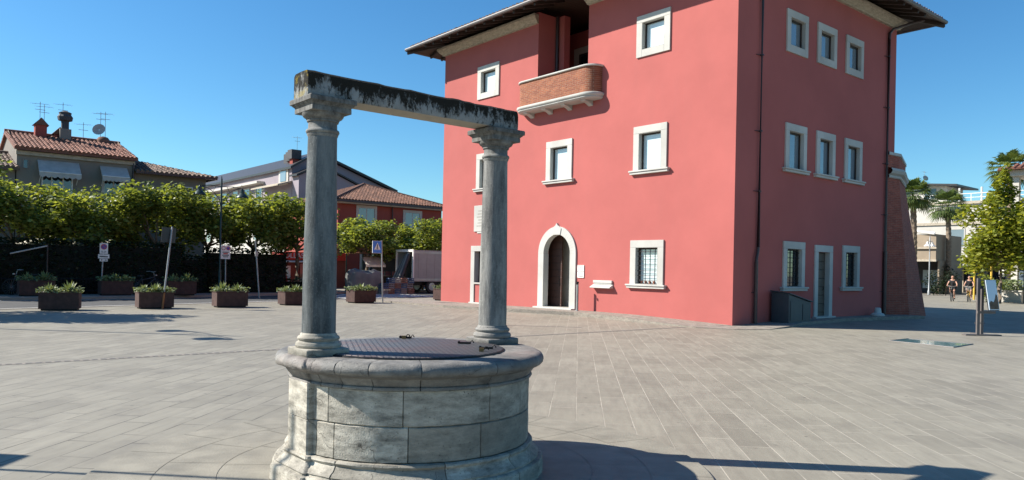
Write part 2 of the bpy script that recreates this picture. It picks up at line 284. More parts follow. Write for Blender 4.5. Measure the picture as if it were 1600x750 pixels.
# ------------------------------------------------------------------ mesh building
class MB:
    def __init__(s): s.v = []; s.f = []; s.m = []; s.t = []; s.mi = 0; s.tn = None
    def add(s, vs): i = len(s.v); s.v += [Vector(x) for x in vs]; return i
    def face(s, idx, tn=None):
        s.f.append(list(idx)); s.m.append(s.mi); s.t.append(tn if tn is not None else (s.tn if s.tn is not None else 0.5))
    def quad(s, a, b, c, d, tn=None): i = s.add((a, b, c, d)); s.face((i, i+1, i+2, i+3), tn)
    def hexa(s, p):           # 8 corners: bottom 4 ccw, top 4
        i = s.add(p)
        for q in ((3, 2, 1, 0), (4, 5, 6, 7), (0, 1, 5, 4), (1, 2, 6, 5), (2, 3, 7, 6), (3, 0, 4, 7)): s.face([i+k for k in q])
    def box(s, c, h, ax=(Vector((1, 0, 0)), Vector((0, 1, 0)), Vector((0, 0, 1)))):
        c = Vector(c); X, Y, Z = ax[0]*h[0], ax[1]*h[1], ax[2]*h[2]
        s.hexa([c-X-Y-Z, c+X-Y-Z, c+X+Y-Z, c-X+Y-Z, c-X-Y+Z, c+X-Y+Z, c+X+Y+Z, c-X+Y+Z])
    def tq(s, t0, t1, q0, q1, z0, z1):
        s.hexa([W(t0, q0, z0), W(t1, q0, z0), W(t1, q1, z0), W(t0, q1, z0), W(t0, q0, z1), W(t1, q0, z1), W(t1, q1, z1), W(t0, q1, z1)])
    def prism(s, pts, z0, z1, zt=None):
        n = len(pts); i = s.add([Vector((p[0], p[1], z0)) for p in pts] + [Vector((p[0], p[1], z1)) for p in pts])
        s.face([i+k for k in range(n)][::-1]); s.face([i+n+k for k in range(n)])
        for k in range(n): s.face((i+k, i+(k+1) % n, i+n+(k+1) % n, i+n+k))
    def tube(s, pts, r, n=8, cap=True):
        pts = [Vector(p) for p in pts]; rr = r if isinstance(r, (list, tuple)) else [r]*len(pts); rings = []
        for k, p in enumerate(pts):
            d = (pts[min(k+1, len(pts)-1)] - pts[max(k-1, 0)]).normalized()
            a = d.cross(Vector((0, 0, 1))); a = a.normalized() if a.length > 1e-3 else Vector((1, 0, 0)); b = d.cross(a)
            rings.append(s.add([p + (a*math.cos(2*math.pi*j/n) + b*math.sin(2*math.pi*j/n))*rr[k] for j in range(n)]))
        for k in range(len(pts)-1):
            for j in range(n): s.face((rings[k]+j, rings[k]+(j+1) % n, rings[k+1]+(j+1) % n, rings[k+1]+j))
        if cap: s.face([rings[0]+j for j in range(n)][::-1]); s.face([rings[-1]+j for j in range(n)])
    def lathe(s, prof, c=(0, 0, 0), n=32, cap=True, a0=0, a1=2*math.pi):
        c = Vector(c); full = abs(a1-a0-2*math.pi) < 1e-6; m = n if full else n+1
        rings = [s.add([c + Vector((r*math.cos(a0+(a1-a0)*j/n), r*math.sin(a0+(a1-a0)*j/n), z)) for j in range(m)]) for r, z in prof]
        for k in range(len(prof)-1):
            for j in range(n): s.face((rings[k]+j, rings[k]+(j+1) % m, rings[k+1]+(j+1) % m, rings[k+1]+j))
        if cap and full: s.face([rings[0]+j for j in range(n)][::-1]); s.face([rings[-1]+j for j in range(n)])
    def grid(s, rows):
        n = len(rows[0]); ids = [s.add(r) for r in rows]
        for k in range(len(rows)-1):
            for j in range(n-1): s.face((ids[k]+j, ids[k]+j+1, ids[k+1]+j+1, ids[k+1]+j))
    def build(s, name, mat, parent=None, loc=None, smooth=False, bevel=0, local=False, sub=0, recalc=True):
        me = bpy.data.meshes.new(name)
        if parent is not None:
            org = Vector((0, 0, 0)) if local else WORLD[parent.name]
        else: org = Vector(loc) if loc is not None else Vector((0, 0, 0))
        me.from_pydata([tuple(v - org) for v in s.v], [], s.f)
        mats = mat if isinstance(mat, (list, tuple)) else [mat]
        for k in mats: me.materials.append(MATS[k])
        at = me.attributes.new('tone', 'FLOAT', 'FACE'); at.data.foreach_set('value', s.t)
        me.polygons.foreach_set('material_index', s.m)
        if recalc:
            bm = bmesh.new(); bm.from_mesh(me); bmesh.ops.recalc_face_normals(bm, faces=bm.faces); bm.to_mesh(me); bm.free()
        if smooth:
            me.polygons.foreach_set('use_smooth', [True]*len(me.polygons))
            try: me.set_sharp_from_angle(angle=R_(38))
            except Exception: pass
        o = bpy.data.objects.new(name, me); COL.objects.link(o)
        if parent is not None: o.parent = parent
        else: o.location = org
        WORLD[o.name] = org
        if bevel:
            b = o.modifiers.new('bevel', 'BEVEL'); b.width = bevel; b.segments = 2; b.limit_method = 'ANGLE'; b.angle_limit = R_(35)
        return o
WORLD = {}
def tag(o, label, cat, group=None, kind=None):
    if label: o['label'] = label
    if cat: o['category'] = cat
    if group: o['group'] = group
    if kind: o['kind'] = kind
    return o
def thing(name, label, cat, loc=(0, 0, 0), group=None):
    o = bpy.data.objects.new(name, None); COL.objects.link(o); o.location = Vector(loc); o.empty_display_size = 0.2
    WORLD[o.name] = Vector(loc); return tag(o, label, cat, group)
def kids(o): return [c for c in bpy.data.objects if c.parent == o]
def copy_tree(o, loc, rz=0, sc=1, label=None, parent=None):
    c = o.copy(); COL.objects.link(c)
    if parent is None:
        c.location = Vector(loc); c.rotation_euler = (0, 0, rz); c.scale = (sc, sc, sc) if not isinstance(sc, tuple) else sc
        if label: c['label'] = label
    else: c.parent = parent
    for k in kids(o): copy_tree(k, None, parent=c)
    return c
def structure(mb, name, mat, **kw):
    o = mb.build(name, mat, **kw); o['kind'] = 'structure'; return o

# ------------------------------------------------------------------ ground, road, kerbs
g = MB(); g.quad((-900, -900, -0.02), (900, -900, -0.02), (900, 900, -0.02), (-900, 900, -0.02)); structure(g, 'ground', 'soil_ground')
g = MB(); i = g.add([W(-60, -60, 0), W(120, -60, 0), W(120, 27, 0), W(60, 27, 0), W(34, 38, 0), W(20, 33.7, 0), W(15, 32.1, 0), W(9.4, 30.6, 0), W(3, 28.9, 0), W(-60, 28.4, 0)]); g.face([i+k for k in range(10)])
structure(g, 'piazza_paving', 'paving')
g = MB(); i = g.add([W(-60, 28.4, 0.004), W(3, 28.9, 0.004), W(9.4, 30.6, 0.004), W(15, 32.1, 0.004), W(20, 33.7, 0.004), W(34, 38, 0.004), W(60, 50, 0.004), W(60, 56, 0.004), W(34, 43.5, 0.004), W(20, 39.6, 0.004), W(15, 37.8, 0.004), W(9, 35.5, 0.004), W(3, 35.0, 0.004), W(-60, 34.5, 0.004)])
g.face([i+k for k in range(14)]); structure(g, 'road', 'asphalt')
g = MB()
near = [(-60, 28.4), (3, 28.9), (9.4, 30.6), (15, 32.1), (20, 33.7), (34, 38)]
far = [(-60, 34.5), (3, 35.0), (9, 35.5), (15, 37.8), (20, 39.6), (34, 43.5)]
for pts, o1, o2 in ((near, 0.25, 0.37), (far, -0.3, -0.18)):
    for a, b in zip(pts, pts[1:]): g.quad(W(a[0], a[1]+o1, 0.008), W(b[0], b[1]+o1, 0.008), W(b[0], b[1]+o2, 0.008), W(a[0], a[1]+o2, 0.008))
for k in range(7):
    t = 17.6+0.95*k; a = 33.2+0.32*(t-18.5); g.quad(W(t, a+0.3, 0.008), W(t+0.5, a+0.45, 0.008), W(t+0.5, a+5.2, 0.008), W(t, a+5.0, 0.008))
structure(g, 'road_markings', 'line_paint')
g = MB()   # kerb between piazza and road, then pavement beyond the road
for a, b in zip(near, near[1:]):
    g.hexa([W(a[0], a[1]-0.14, -0.01), W(b[0], b[1]-0.14, -0.01), W(b[0], b[1]+0.02, -0.01), W(a[0], a[1]+0.02, -0.01), W(a[0], a[1]-0.14, 0.012), W(b[0], b[1]-0.14, 0.012), W(b[0], b[1]+0.02, 0.012), W(a[0], a[1]+0.02, 0.012)])
structure(g, 'kerb', 'kerb_stone')
g = MB()
for a, b in zip(far, far[1:]):
    g.hexa([W(a[0], a[1], -0.01), W(b[0], b[1], -0.01), W(b[0], 75, -0.01), W(a[0], 75, -0.01), W(a[0], a[1], 0.12), W(b[0], b[1], 0.12), W(b[0], 75, 0.12), W(a[0], 75, 0.12)])
structure(g, 'sidewalk', 'sidewalk')
# raised walkway round the fort
outl = [(17.5, 31.0, 0.06), (17.6, 25.3, 0.08), (18.2, 21.6, 0.12), (18.9, 19.1, 0.13), (18.7, 17.1, 0.12), (18.3, 14.6, 0.06), (18.25, 13.4, 0.02), (18.7, 12.4, 0.012), (19.8, 11.95, 0.012), (21.2, 12.1, 0.05), (22.6, 12.5, 0.09), (26.0, 12.75, 0.12), (29.6, 12.4, 0.12), (31.0, 12.1, 0.12)]
inn = [(20.05, 31.0), (20.05, 25.3), (20.05, 21.6), (20.05, 19.1), (20.05, 17.1), (20.05, 14.6), (20.05, 13.4), (20.05, 13.4), (20.4, 13.39), (21.2, 13.39), (22.6, 13.39), (26, 13.39), (29.6, 13.39), (31, 13.39)]
g = MB()
for k in range(len(outl)-1):
    a, b, c, d = outl[k], outl[k+1], inn[k+1], inn[k]
    ea = 0.86; A2 = (d[0]+(a[0]-d[0])*ea, d[1]+(a[1]-d[1])*ea); B2 = (c[0]+(b[0]-c[0])*ea, c[1]+(b[1]-c[1])*ea)
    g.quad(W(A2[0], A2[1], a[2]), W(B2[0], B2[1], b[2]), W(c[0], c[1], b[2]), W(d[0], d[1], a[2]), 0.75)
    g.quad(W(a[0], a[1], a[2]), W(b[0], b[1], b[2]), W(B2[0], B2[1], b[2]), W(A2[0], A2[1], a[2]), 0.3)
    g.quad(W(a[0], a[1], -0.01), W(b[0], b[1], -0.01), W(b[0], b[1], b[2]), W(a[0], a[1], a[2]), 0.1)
structure(g, 'walkway', 'kerb_stone')
g = MB()   # slot drain
for k in range(150):
    t = -1.0+0.13*k
    if t < 18.0: g.tq(t, t+0.085, 13.66, 13.75, 0.0, 0.006)
structure(g, 'drain', 'drain_metal')
g = MB(); g.tq(-2, 18.1, 13.63, 13.78, -0.01, 0.004); structure(g, 'drain_channel', 'kerb_stone')

# ------------------------------------------------------------------ stone well
CX, CY = -0.785, 6.055
well = thing('stone_well', 'round old stone well with two grey columns carrying a blackened stone beam', 'well', (CX, CY, 0))
wc = Vector((CX, CY, 0)); DN = Vector((C, -S, 0))    # DN: across the beam, towards the camera
def rnd(a): return random.uniform(-a, a)
def arc_blocks(mb, prof, joints, gap, pull, step=R_(3.2), rough=0.002, tones=None):
    """ring of stone blocks: the profile (r,z) swept between joint angles, rounded back at the joints"""
    for k in range(len(joints)):
        a0 = joints[k]; a1 = joints[(k+1) % len(joints)]
        if a1 <= a0: a1 += 2*math.pi
        n = max(2, int((a1-a0)/step)); angs = [a0+gap*0.3, a0+gap] + [a0+gap+(a1-a0-2*gap)*j/n for j in range(1, n)] + [a1-gap, a1-gap*0.3]
        tn = random.random() if tones is None else tones[k % len(tones)]
        rows = []
        for r, z in prof:
            row = []
            for j, a in enumerate(angs):
                e = pull if j in (0, len(angs)-1) else 0.0
                rr = r - e + rnd(rough); row.append(wc + Vector((rr*math.cos(a), rr*math.sin(a), z + rnd(rough*0.6))))
            rows.append(row)
        mb.tn = tn; mb.grid(rows)
    mb.tn = None
def ringprof(mb, sign, halfw, reach, prof, tn=0.5):
    """three-sided projecting block (pilaster) at the +d / -d end of the beam axis; prof = (offset, z)"""
    rows = []
    for off, z in prof:
        d = DT*sign; w_ = halfw+off; r = reach+off
        rows.append([wc + d*0.75 + DN*w_ + UP*z, wc + d*(r-0.012) + DN*w_ + UP*z, wc + d*r + DN*(w_-0.012) + UP*z, wc + d*r - DN*(w_-0.012) + UP*z, wc + d*(r-0.012) - DN*w_ + UP*z, wc + d*0.75 - DN*w_ + UP*z])
    mb.tn = tn; mb.grid(rows); mb.tn = None
base_prof = [(1.060, 0.0), (1.062, 0.02), (1.058, 0.118), (1.050, 0.135), (1.036, 0.140), (1.020, 0.142), (1.018, 0.150), (1.024, 0.158), (1.010, 0.172), (0.985, 0.190), (0.968, 0.212), (0.962, 0.224), (0.968, 0.232), (0.974, 0.244), (0.966, 0.257), (0.94, 0.262)]
def jit(n, off, wob): return [off + 2*math.pi*k/n + rnd(wob) for k in range(n)]
b = MB(); arc_blocks(b, base_prof, jit(9, 0.2, 0.12), 0.006, 0.006, rough=0.003)
b.tn = 0.0; b.lathe([(1.05, 0.0), (1.05, 0.12), (1.0, 0.15), (0.96, 0.20), (0.952, 0.25), (0.92, 0.258)], wc, 64, cap=False); b.tn = None
for sg in (-1, 1): ringprof(b, sg, 0.165, 0.955, [((r-0.93)*0.8, z) for r, z in base_prof], 0.6)
b.build('base_moulding', 'well_stone', well, smooth=True)
def bl(z0, z1, r=0.938): return [(r-0.012, z0+0.001), (r, z0+0.008)] + [(r, z0+0.008+(z1-z0-0.016)*k/5) for k in range(1, 5)] + [(r, z1-0.008), (r-0.012, z1-0.001)]
b = MB()
fa = math.atan2(-6.055, 0.785)    # direction of the side facing the camera
def fr(x): return fa + x
arc_blocks(b, bl(0.262, 0.51), [fr(x) for x in (-0.78, -0.60, -0.02, 0.55, 1.25, 2.0, 2.7, 3.4, 4.1, 4.8)], 0.006, 0.007, rough=0.0028, tones=[0.85, 0.9, 0.2, 0.0, 0.4, 0.5, 0.6, 0.3, 0.5, 0.9])
arc_blocks(b, bl(0.51, 0.762), [fr(x) for x in (-0.80, -0.66, -0.06, 0.63, 1.05, 1.8, 2.5, 3.3, 4.0, 4.7)], 0.006, 0.007, rough=0.0028, tones=[0.95, 0.8, 0.55, 0.35, 0.3, 0.5, 0.6, 0.3, 0.5, 0.9])
b.lathe([(0.915, 0.25), (0.915, 0.775)], wc, 64, cap=False)
for sg in (-1, 1):
    ringprof(b, sg, 0.165, 0.968, [(0, 0.258), (0, 0.506), (-0.008, 0.510), (0, 0.514), (0, 0.77)], 0.85)
b.build('drum', 'well_stone', well, smooth=True)
rim_prof = [(0.930, 0.758), (0.956, 0.760), (0.960, 0.770), (0.956, 0.780), (0.944, 0.783), (0.952, 0.795), (0.972, 0.822), (0.988, 0.848), (0.978, 0.860), (1.024, 0.862), (1.038, 0.867), (1.047, 0.877), (1.053, 0.895), (1.050, 0.915), (1.036, 0.936), (1.012, 0.948), (0.985, 0.952), (0.72, 0.953), (0.60, 0.953)]
b = MB(); arc_blocks(b, rim_prof, [fr(x) for x in (-0.72, -0.52, -0.28, 0.06, 0.60, 1.1, 1.9, 2.8, 3.6, 4.4, 5.0)], 0.005, 0.005, rough=0.003)
b.tn = 0.0; b.lathe([(0.92, 0.76), (0.93, 0.79), (0.96, 0.83), (1.03, 0.86), (1.04, 0.90), (1.0, 0.942), (0.9, 0.948)], wc, 64, cap=False); b.tn = None
for sg in (-1, 1): ringprof(b, sg, 0.20, 1.005, [(min(0.045, (r-1.005)*0.9) if r > 0.9 else -0.05, z) for r, z in rim_prof[:17]] + [(-0.14, 0.953)], 0.7)
b.build('rim', 'rim_stone', well, smooth=True)
b = MB(); b.lathe([(0.74, 0.945), (0.745, 0.966), (0.735, 0.970), (0.0, 0.970)], wc + Vector((-0.02, -0.05, 0)), 72, cap=False); cover = b.build('metal_cover', 'chequer_plate', well, smooth=True)
b = MB(); b.lathe([(0.748, 0.950), (0.758, 0.954), (0.756, 0.962), (0.746, 0.9635)], wc + Vector((-0.02, -0.05, 0)), 72, cap=False); b.build('cover_edge', 'black_iron', cover, smooth=True)
cc = wc + Vector((-0.02, -0.05, 0.972))
for a, rr, ln in ((1.75, 0.70, 0.05), (0.62, 0.52, 0.05), (3.9, 0.68, 0.06), (-0.1, 0.62, 0.05)):
    b = MB(); c0 = cc + Vector((rr*math.cos(a), rr*math.sin(a), 0)); b.box(c0 + UP*0.006, (ln, 0.011, 0.007)); b.tube([c0+Vector((-ln, -0.012, 0.01)), c0+Vector((-ln, 0.02, 0.01))], 0.011, 8)
    b.tube([c0+Vector((ln*0.8, 0, 0.008)), c0+Vector((ln*1.2, 0, 0.03)), c0+Vector((ln*1.5, 0, 0.008))], 0.005, 6); b.build('hinge', 'black_iron', cover)
for a, rr in ((1.78, 0.66), (-0.42, 0.64)):
    b = MB(); c0 = cc + Vector((rr*math.cos(a), rr*math.sin(a), 0.012)); b.box(c0, (0.018, 0.012, 0.013)); b.mi = 1; b.tube([c0+Vector((0.018, 0, 0)), c0+Vector((0.03, 0, 0.022)), c0+Vector((0.045, 0, 0.022)), c0+Vector((0.055, 0, 0))], 0.005, 6); b.build('padlock', ['brass', 'black_iron'], cover)
def sqrings(mb, c, prof):
    rows = []
    for h, z in prof:
        q = c + UP*z; k = h-0.006
        rows.append([q-DT*h-DN*k, q-DT*k-DN*h, q+DT*k-DN*h, q+DT*h-DN*k, q+DT*h+DN*k, q+DT*k+DN*h, q-DT*k+DN*h, q-DT*h+DN*k, q-DT*h-DN*k])
    mb.grid(rows); mb.face([len(mb.v)-9+j for j in range(8)]); mb.face([len(mb.v)-9*len(prof)+j for j in range(8)][::-1])
for sg in (-1, 1):
    c0 = wc + DT*(sg*0.815)
    c0 = Vector((-1.405, 5.515, 0)) if sg < 0 else Vector((-0.162, 6.59, 0))
    b = MB(); pts = []; rr = []
    for k in range(13):
        f = k/12; pts.append(c0 + UP*(1.105+1.435*f)); rr.append(0.1225 - 0.0185*f**1.5)
    rows = []
    for p_, r in zip(pts, rr): rows.append([p_ + Vector((math.cos(a), math.sin(a), 0))*(r+rnd(0.0012)) for a in [2*math.pi*j/36 for j in range(36)]])
    for row in rows: row.append(row[0].copy())
    b.grid(rows); col = b.build('column', 'dark_marble' if sg < 0 else 'grey_marble', well, smooth=True)
    b = MB(); sqrings(b, c0, [(0.158, 0.945), (0.165, 0.955), (0.165, 0.998), (0.158, 1.005)])
    b.lathe([(0.145, 1.0), (0.160, 1.008), (0.166, 1.024), (0.160, 1.042), (0.146, 1.050), (0.142, 1.056), (0.150, 1.064), (0.152, 1.076), (0.146, 1.086), (0.134, 1.092), (0.131, 1.104), (0.122, 1.112)], c0, 36); b.build('column_base', 'well_stone' if sg < 0 else 'rim_stone', col, smooth=True)
    b = MB(); b.lathe([(0.104, 2.535), (0.110, 2.546), (0.112, 2.554), (0.109, 2.558), (0.117, 2.563), (0.121, 2.574), (0.117, 2.586), (0.108, 2.592), (0.104, 2.598), (0.103, 2.640), (0.113, 2.644), (0.115, 2.652), (0.113, 2.658), (0.120, 2.661), (0.122, 2.668), (0.138, 2.676), (0.148, 2.690), (0.152, 2.705), (0.148, 2.71)], c0, 40)
    b.build('capital', 'capital_stone', col, smooth=True)
    b = MB(); sqrings(b, c0, [(0.146, 2.704), (0.153, 2.706), (0.153, 2.738), (0.150, 2.740), (0.156, 2.750), (0.168, 2.760), (0.170, 2.765), (0.181, 2.769), (0.182, 2.797), (0.178, 2.806)]); b.build('abacus', 'capital_stone', col)
b = MB(); La, Ra = Vector((-1.405, 5.515, 0)), Vector((-0.162, 6.59, 0)); L0, R0 = La - DT*0.175, Ra + DT*0.15; n = 34; rows = []
for k in range(n+1):
    p_ = L0.lerp(R0, k/n); zt = 2.985 + 0.0025*math.sin(k*0.9) + rnd(0.0025); zb = 2.807 + 0.012*k/n; hw = 0.118 + rnd(0.002)
    e = 0.012 if k in (0, n) else 0; ring = [p_+DN*(hw-0.006)+UP*zb, p_+DN*hw+UP*(zb+0.012), p_+DN*(hw+0.001)+UP*(zb+0.07+rnd(0.006)), p_+DN*(hw+rnd(0.003))+UP*(zt-0.05), p_+DN*(hw-e*0.5)+UP*(zt-0.018), p_+DN*(hw-0.022)+UP*zt, p_+UP*(zt+0.003), p_-DN*(hw-0.022)+UP*zt, p_-DN*hw+UP*(zt-0.018), p_-DN*hw+UP*(zb+0.012), p_-DN*(hw-0.006)+UP*zb]
    rows.append(ring + [ring[0].copy()])
b.grid(rows); i0 = 0; m_ = 12; b.face([j for j in range(11)]); b.face([n*m_+j for j in range(11)][::-1]); b.build('beam', 'lichen_stone', well, smooth=True)
# low ring of curved paving round the well
b = MB()
for r0, r1, nb in ((1.0, 1.45, 14), (1.456, 1.90, 18), (1.906, 2.38, 22)):
    for k in range(nb):
        a0 = 2*math.pi*k/nb + r0; a1 = a0 + 2*math.pi/nb - 0.005/r0; n = 6; tn = random.random()
        for j in range(n):
            u, v = a0+(a1-a0)*j/n, a0+(a1-a0)*(j+1)/n
            f4 = lambda r, a, z: wc + Vector((r*math.cos(a), r*math.sin(a), z))
            b.quad(f4(r0, u, 0.022), f4(r0, v, 0.022), f4(r1, v, 0.022), f4(r1, u, 0.022), tn)
b.lathe([(2.4, 0.0), (2.39, 0.016), (2.38, 0.019), (0.5, 0.019)], wc, 96, cap=False)
simple('ring_paving', (0.228, 0.207, 0.162), 0.7, var=0.2, scale=3, bmp=0.2, bscale=50)
structure(b, 'ring_paving', 'ring_paving')

# ------------------------------------------------------------------ red fort
fort = thing('red_fort', 'tall pink rendered fort with white framed windows and curved brick balcony', 'fort', W(25.5, 21, 0))
QA0, QA1, TB1, ZT = Q0, 29.013, 30.97, 11.9
PA = lambda u, z, d: W(T0+d, u, z)          # sunlit front: u = q
PB = lambda u, z, d: W(u, Q0+d, z)          # shaded side: u = t
def pierced(mb, P, u0, u1, z0, z1, holes, depth, rev=True):
    us = sorted({u0, u1, *[h[0] for h in holes], *[h[1] for h in holes]}); zs = sorted({z0, z1, *[h[2] for h in holes], *[h[3] for h in holes]})
    for a, b_ in zip(us, us[1:]):
        for c, d in zip(zs, zs[1:]):
            um, zm = (a+b_)/2, (c+d)/2
            if any(h[0] < um < h[1] and h[2] < zm < h[3] for h in holes): continue
            mb.quad(*([P(a, c, 0), P(b_, c, 0), P(b_, d, 0), P(a, d, 0)][::(-1 if P is PA else 1)]))
    if rev:
        for h in holes:
            if h[3] > 11: continue
            dp = h[4] if len(h) > 4 else depth
            mb.quad(P(h[0], h[2], 0), P(h[0], h[3], 0), P(h[0], h[3], dp), P(h[0], h[2], dp)); mb.quad(P(h[1], h[2], 0), P(h[1], h[3], 0), P(h[1], h[3], dp), P(h[1], h[2], dp))
            mb.quad(P(h[0], h[3], 0), P(h[1], h[3], 0), P(h[1], h[3], dp), P(h[0], h[3], dp)); mb.quad(P(h[0], h[2], 0), P(h[1], h[2], 0), P(h[1], h[2], dp), P(h[0], h[2], dp))
FW = 0.245
# windows: (plane, u0, u1, z0, z1, style)
WA = [(16.01, 17.46, 1.165, 2.685, 'grille'), (15.96, 17.41, 5.08, 6.61, 'sill'), (20.45, 21.89, 5.08, 6.61, 'sill'), (24.95, 26.42, 5.08, 6.61, 'sill'), (15.91, 17.36, 8.995, 10.425, 'plain'), (24.95, 26.45, 8.995, 10.425, 'plain')]
WB = [(22.79, 24.15, 1.185, 2.715, 'grille'), (26.82, 28.12, 1.185, 2.715, 'grille'), (22.79, 24.13, 5.13, 6.63, 'sill'), (24.80, 26.11, 5.13, 6.63, 'sill'), (26.83, 28.16, 5.13, 6.63, 'sill'), (22.75, 24.09, 8.98, 10.385, 'plain'), (24.74, 26.08, 8.98, 10.385, 'plain'), (26.79, 28.12, 8.98, 10.385, 'plain')]
holesA = [(a+FW, b_-FW, z0 + (0.02 if st != 'plain' else FW), z1-FW, 0.20) for a, b_, z0, z1, st in WA]
holesB = [(a+0.22, b_-0.2, z0 + (0.02 if st != 'plain' else FW), z1-0.24, 0.17) for a, b_, z0, z1, st in WB]
LG = (19.73, 22.53, 8.25, ZT, 3.4)             # loggia
AD = (20.44, 21.92, 0.17, 2.985, 0.22)         # arched door
SD = (25.20, 26.43, 1.0, 2.36, 0.26)           # window of the walled-up door
BD = (25.06, 25.86, 0.16, 2.42, 0.2)
m = MB()
pierced(m, PA, QA0, QA1, -0.1, ZT, holesA + [LG, AD, SD], 0.26)
pierced(m, PB, T0, TB1, -0.1, ZT, holesB + [BD], 0.3)
m.quad(W(TB1, QA0, -0.1), W(TB1, QA1, -0.1), W(TB1, QA1, ZT), W(TB1, QA0, ZT)); m.quad(W(T0, QA1, -0.1), W(TB1, QA1, -0.1), W(TB1, QA1, ZT), W(T0, QA1, ZT))
lg = T0+3.0; LA = T0+1.05
def vq(ta, qa, tb, qb): m.quad(W(ta, qa, 8.25), W(tb, qb, 8.25), W(tb, qb, ZT), W(ta, qa, ZT))
vq(T0, LG[1], LA, LG[1]); vq(LA, LG[1], LA, 25.5); vq(LA, 25.5, lg, 25.5); vq(lg, 16.5, lg, 25.5); vq(T0, LG[0], T0+0.3, LG[0]); vq(T0+0.3, LG[0], T0+0.3, 16.5); vq(T0+0.3, 16.5, lg, 16.5)
m.quad(W(T0, LG[0], 8.25), W(T0+0.3, LG[0], 8.25), W(T0+0.3, LG[1], 8.25), W(T0, LG[1], 8.25)); m.quad(W(T0+0.3, 16.5, 8.25), W(lg, 16.5, 8.25), W(lg, 25.5, 8.25), W(T0+0.3, 25.5, 8.25))
m.tq(LA-0.02, LA+0.30, 22.12, 22.54, 8.25, ZT)
wall = m.build('wall', 'pink_render', fort, recalc=False)
# bake nothing: frames, sashes, panes, sills, grilles of every window
def window(P, u0, u1, z0, z1, style, lw, rw, tw, dep, glass, name='window', bot=None):
    h0, h1, k1 = u0+lw, u1-rw, z1-tw; k0 = z0 + (0.02 if style != 'plain' else FW)
    def slab(mb, a, b_, c, d, d0, d1): mb.hexa([P(a, c, d0), P(b_, c, d0), P(b_, c, d1), P(a, c, d1), P(a, d, d0), P(b_, d, d0), P(b_, d, d1), P(a, d, d1)])
    f = MB(); pr = -0.055
    slab(f, u0, h0-0.004, z0, k1, pr, 0.01); slab(f, h1+0.004, u1, z0, k1, pr, 0.01); slab(f, u0, u1, k1+0.004, z1, pr, 0.01)
    if style == 'plain': slab(f, h0, h1, z0, k0-0.004, pr, 0.01)
    # stone reveals just inside the hole
    slab(f, h0-0.003, h0+0.008, k0, k1, pr, dep); slab(f, h1-0.008, h1+0.003, k0, k1, pr, dep); slab(f, h0, h1, k1-0.008, k1+0.003, pr, dep); slab(f, h0, h1, k0-0.003, k0+0.008, pr, dep)
    fo = f.build(name, 'white_stone', fort, bevel=0.006)
    s_ = MB(); d0 = dep-0.07; e = 0.055
    slab(s_, h0+0.008, h0+0.008+e, k0, k1, d0, dep); slab(s_, h1-0.008-e, h1-0.008, k0, k1, d0, dep); slab(s_, h0+0.063, h1-0.063, k1-0.008-e, k1-0.008, d0, dep); slab(s_, h0+0.063, h1-0.063, k0+0.008, k0+0.03, d0, dep)
    s_.build('sash', 'dark_wood', fo)
    p_ = MB(); p_.quad(P(h0, k0, dep-0.03), P(h1, k0, dep-0.03), P(h1, k1, dep-0.03), P(h0, k1, dep-0.03)); p_.build('pane', glass, fo)
    if style != 'plain':
        q_ = MB(); slab(q_, u0-0.13, u1+0.13, z0-0.045, z0+0.012, -0.15, 0.02); slab(q_, u0-0.10, u1+0.10, z0-0.125, z0-0.047, -0.115, 0.01); q_.build('sill', 'white_stone', fo, bevel=0.012)
    if style == 'grille':
        b_ = MB(); nv, nh = 4, 7
        for k in range(nv): u = h0+(h1-h0)*(k+0.8)/(nv+0.6); b_.tube([P(u, k0, 0.045), P(u, k1, 0.045)], 0.011, 6)
        for k in range(nh): z = k0+(k1-k0)*(k+0.8)/(nh+0.6); b_.tube([P(h0, z, 0.05), P(h1, z, 0.05)], 0.009, 6)
        b_.build('grille', 'black_iron', fo)
    return fo
for a, b_, z0, z1, st in WA:
    fo = window(PA, a, b_, z0, z1, st, FW, FW, FW, 0.18, 'pale_glass')
    if st == 'grille':
        q_ = MB()
        for k in range(5): q_.lathe([(0.03, 0), (0.055, 0.10), (0.05, 0.105)], PA(16.36+0.18*k, 1.19, 0.14), 10)
        q_.build('flower_pots', 'terracotta_soffit', fo)
for a, b_, z0, z1, st in WB: window(PB, a, b_, z0, z1, st, 0.22, 0.2, 0.24, 0.15, 'black_glass' if st == 'grille' else 'dim_glass')
def slabP(mb, P, a, b_, c, d, d0, d1): mb.hexa([P(a, c, d0), P(b_, c, d0), P(b_, c, d1), P(a, c, d1), P(a, d, d0), P(b_, d, d0), P(b_, d, d1), P(a, d, d1)])
# loggia window on the back wall
PL = lambda u, z, d: W(lg+d-0.01, u, z)
f = MB(); slabP(f, PL, 23.2, 23.5, 8.6, 11.2, -0.05, 0); slabP(f, PL, 21.6, 23.2, 10.92, 11.2, -0.05, 0); slabP(f, PL, 21.3, 21.6, 8.6, 11.2, -0.05, 0); fo = f.build('window', 'white_stone', fort)
f = MB(); slabP(f, PL, 21.6, 23.2, 8.6, 10.92, -0.012, 0); f.build('pane', 'black_glass', fo)
f = MB(); slabP(f, PL, 23.1, 23.2, 8.6, 10.92, -0.03, -0.012); slabP(f, PL, 21.6, 23.1, 10.84, 10.92, -0.03, -0.012); f.build('sash', 'dark_wood', fo)
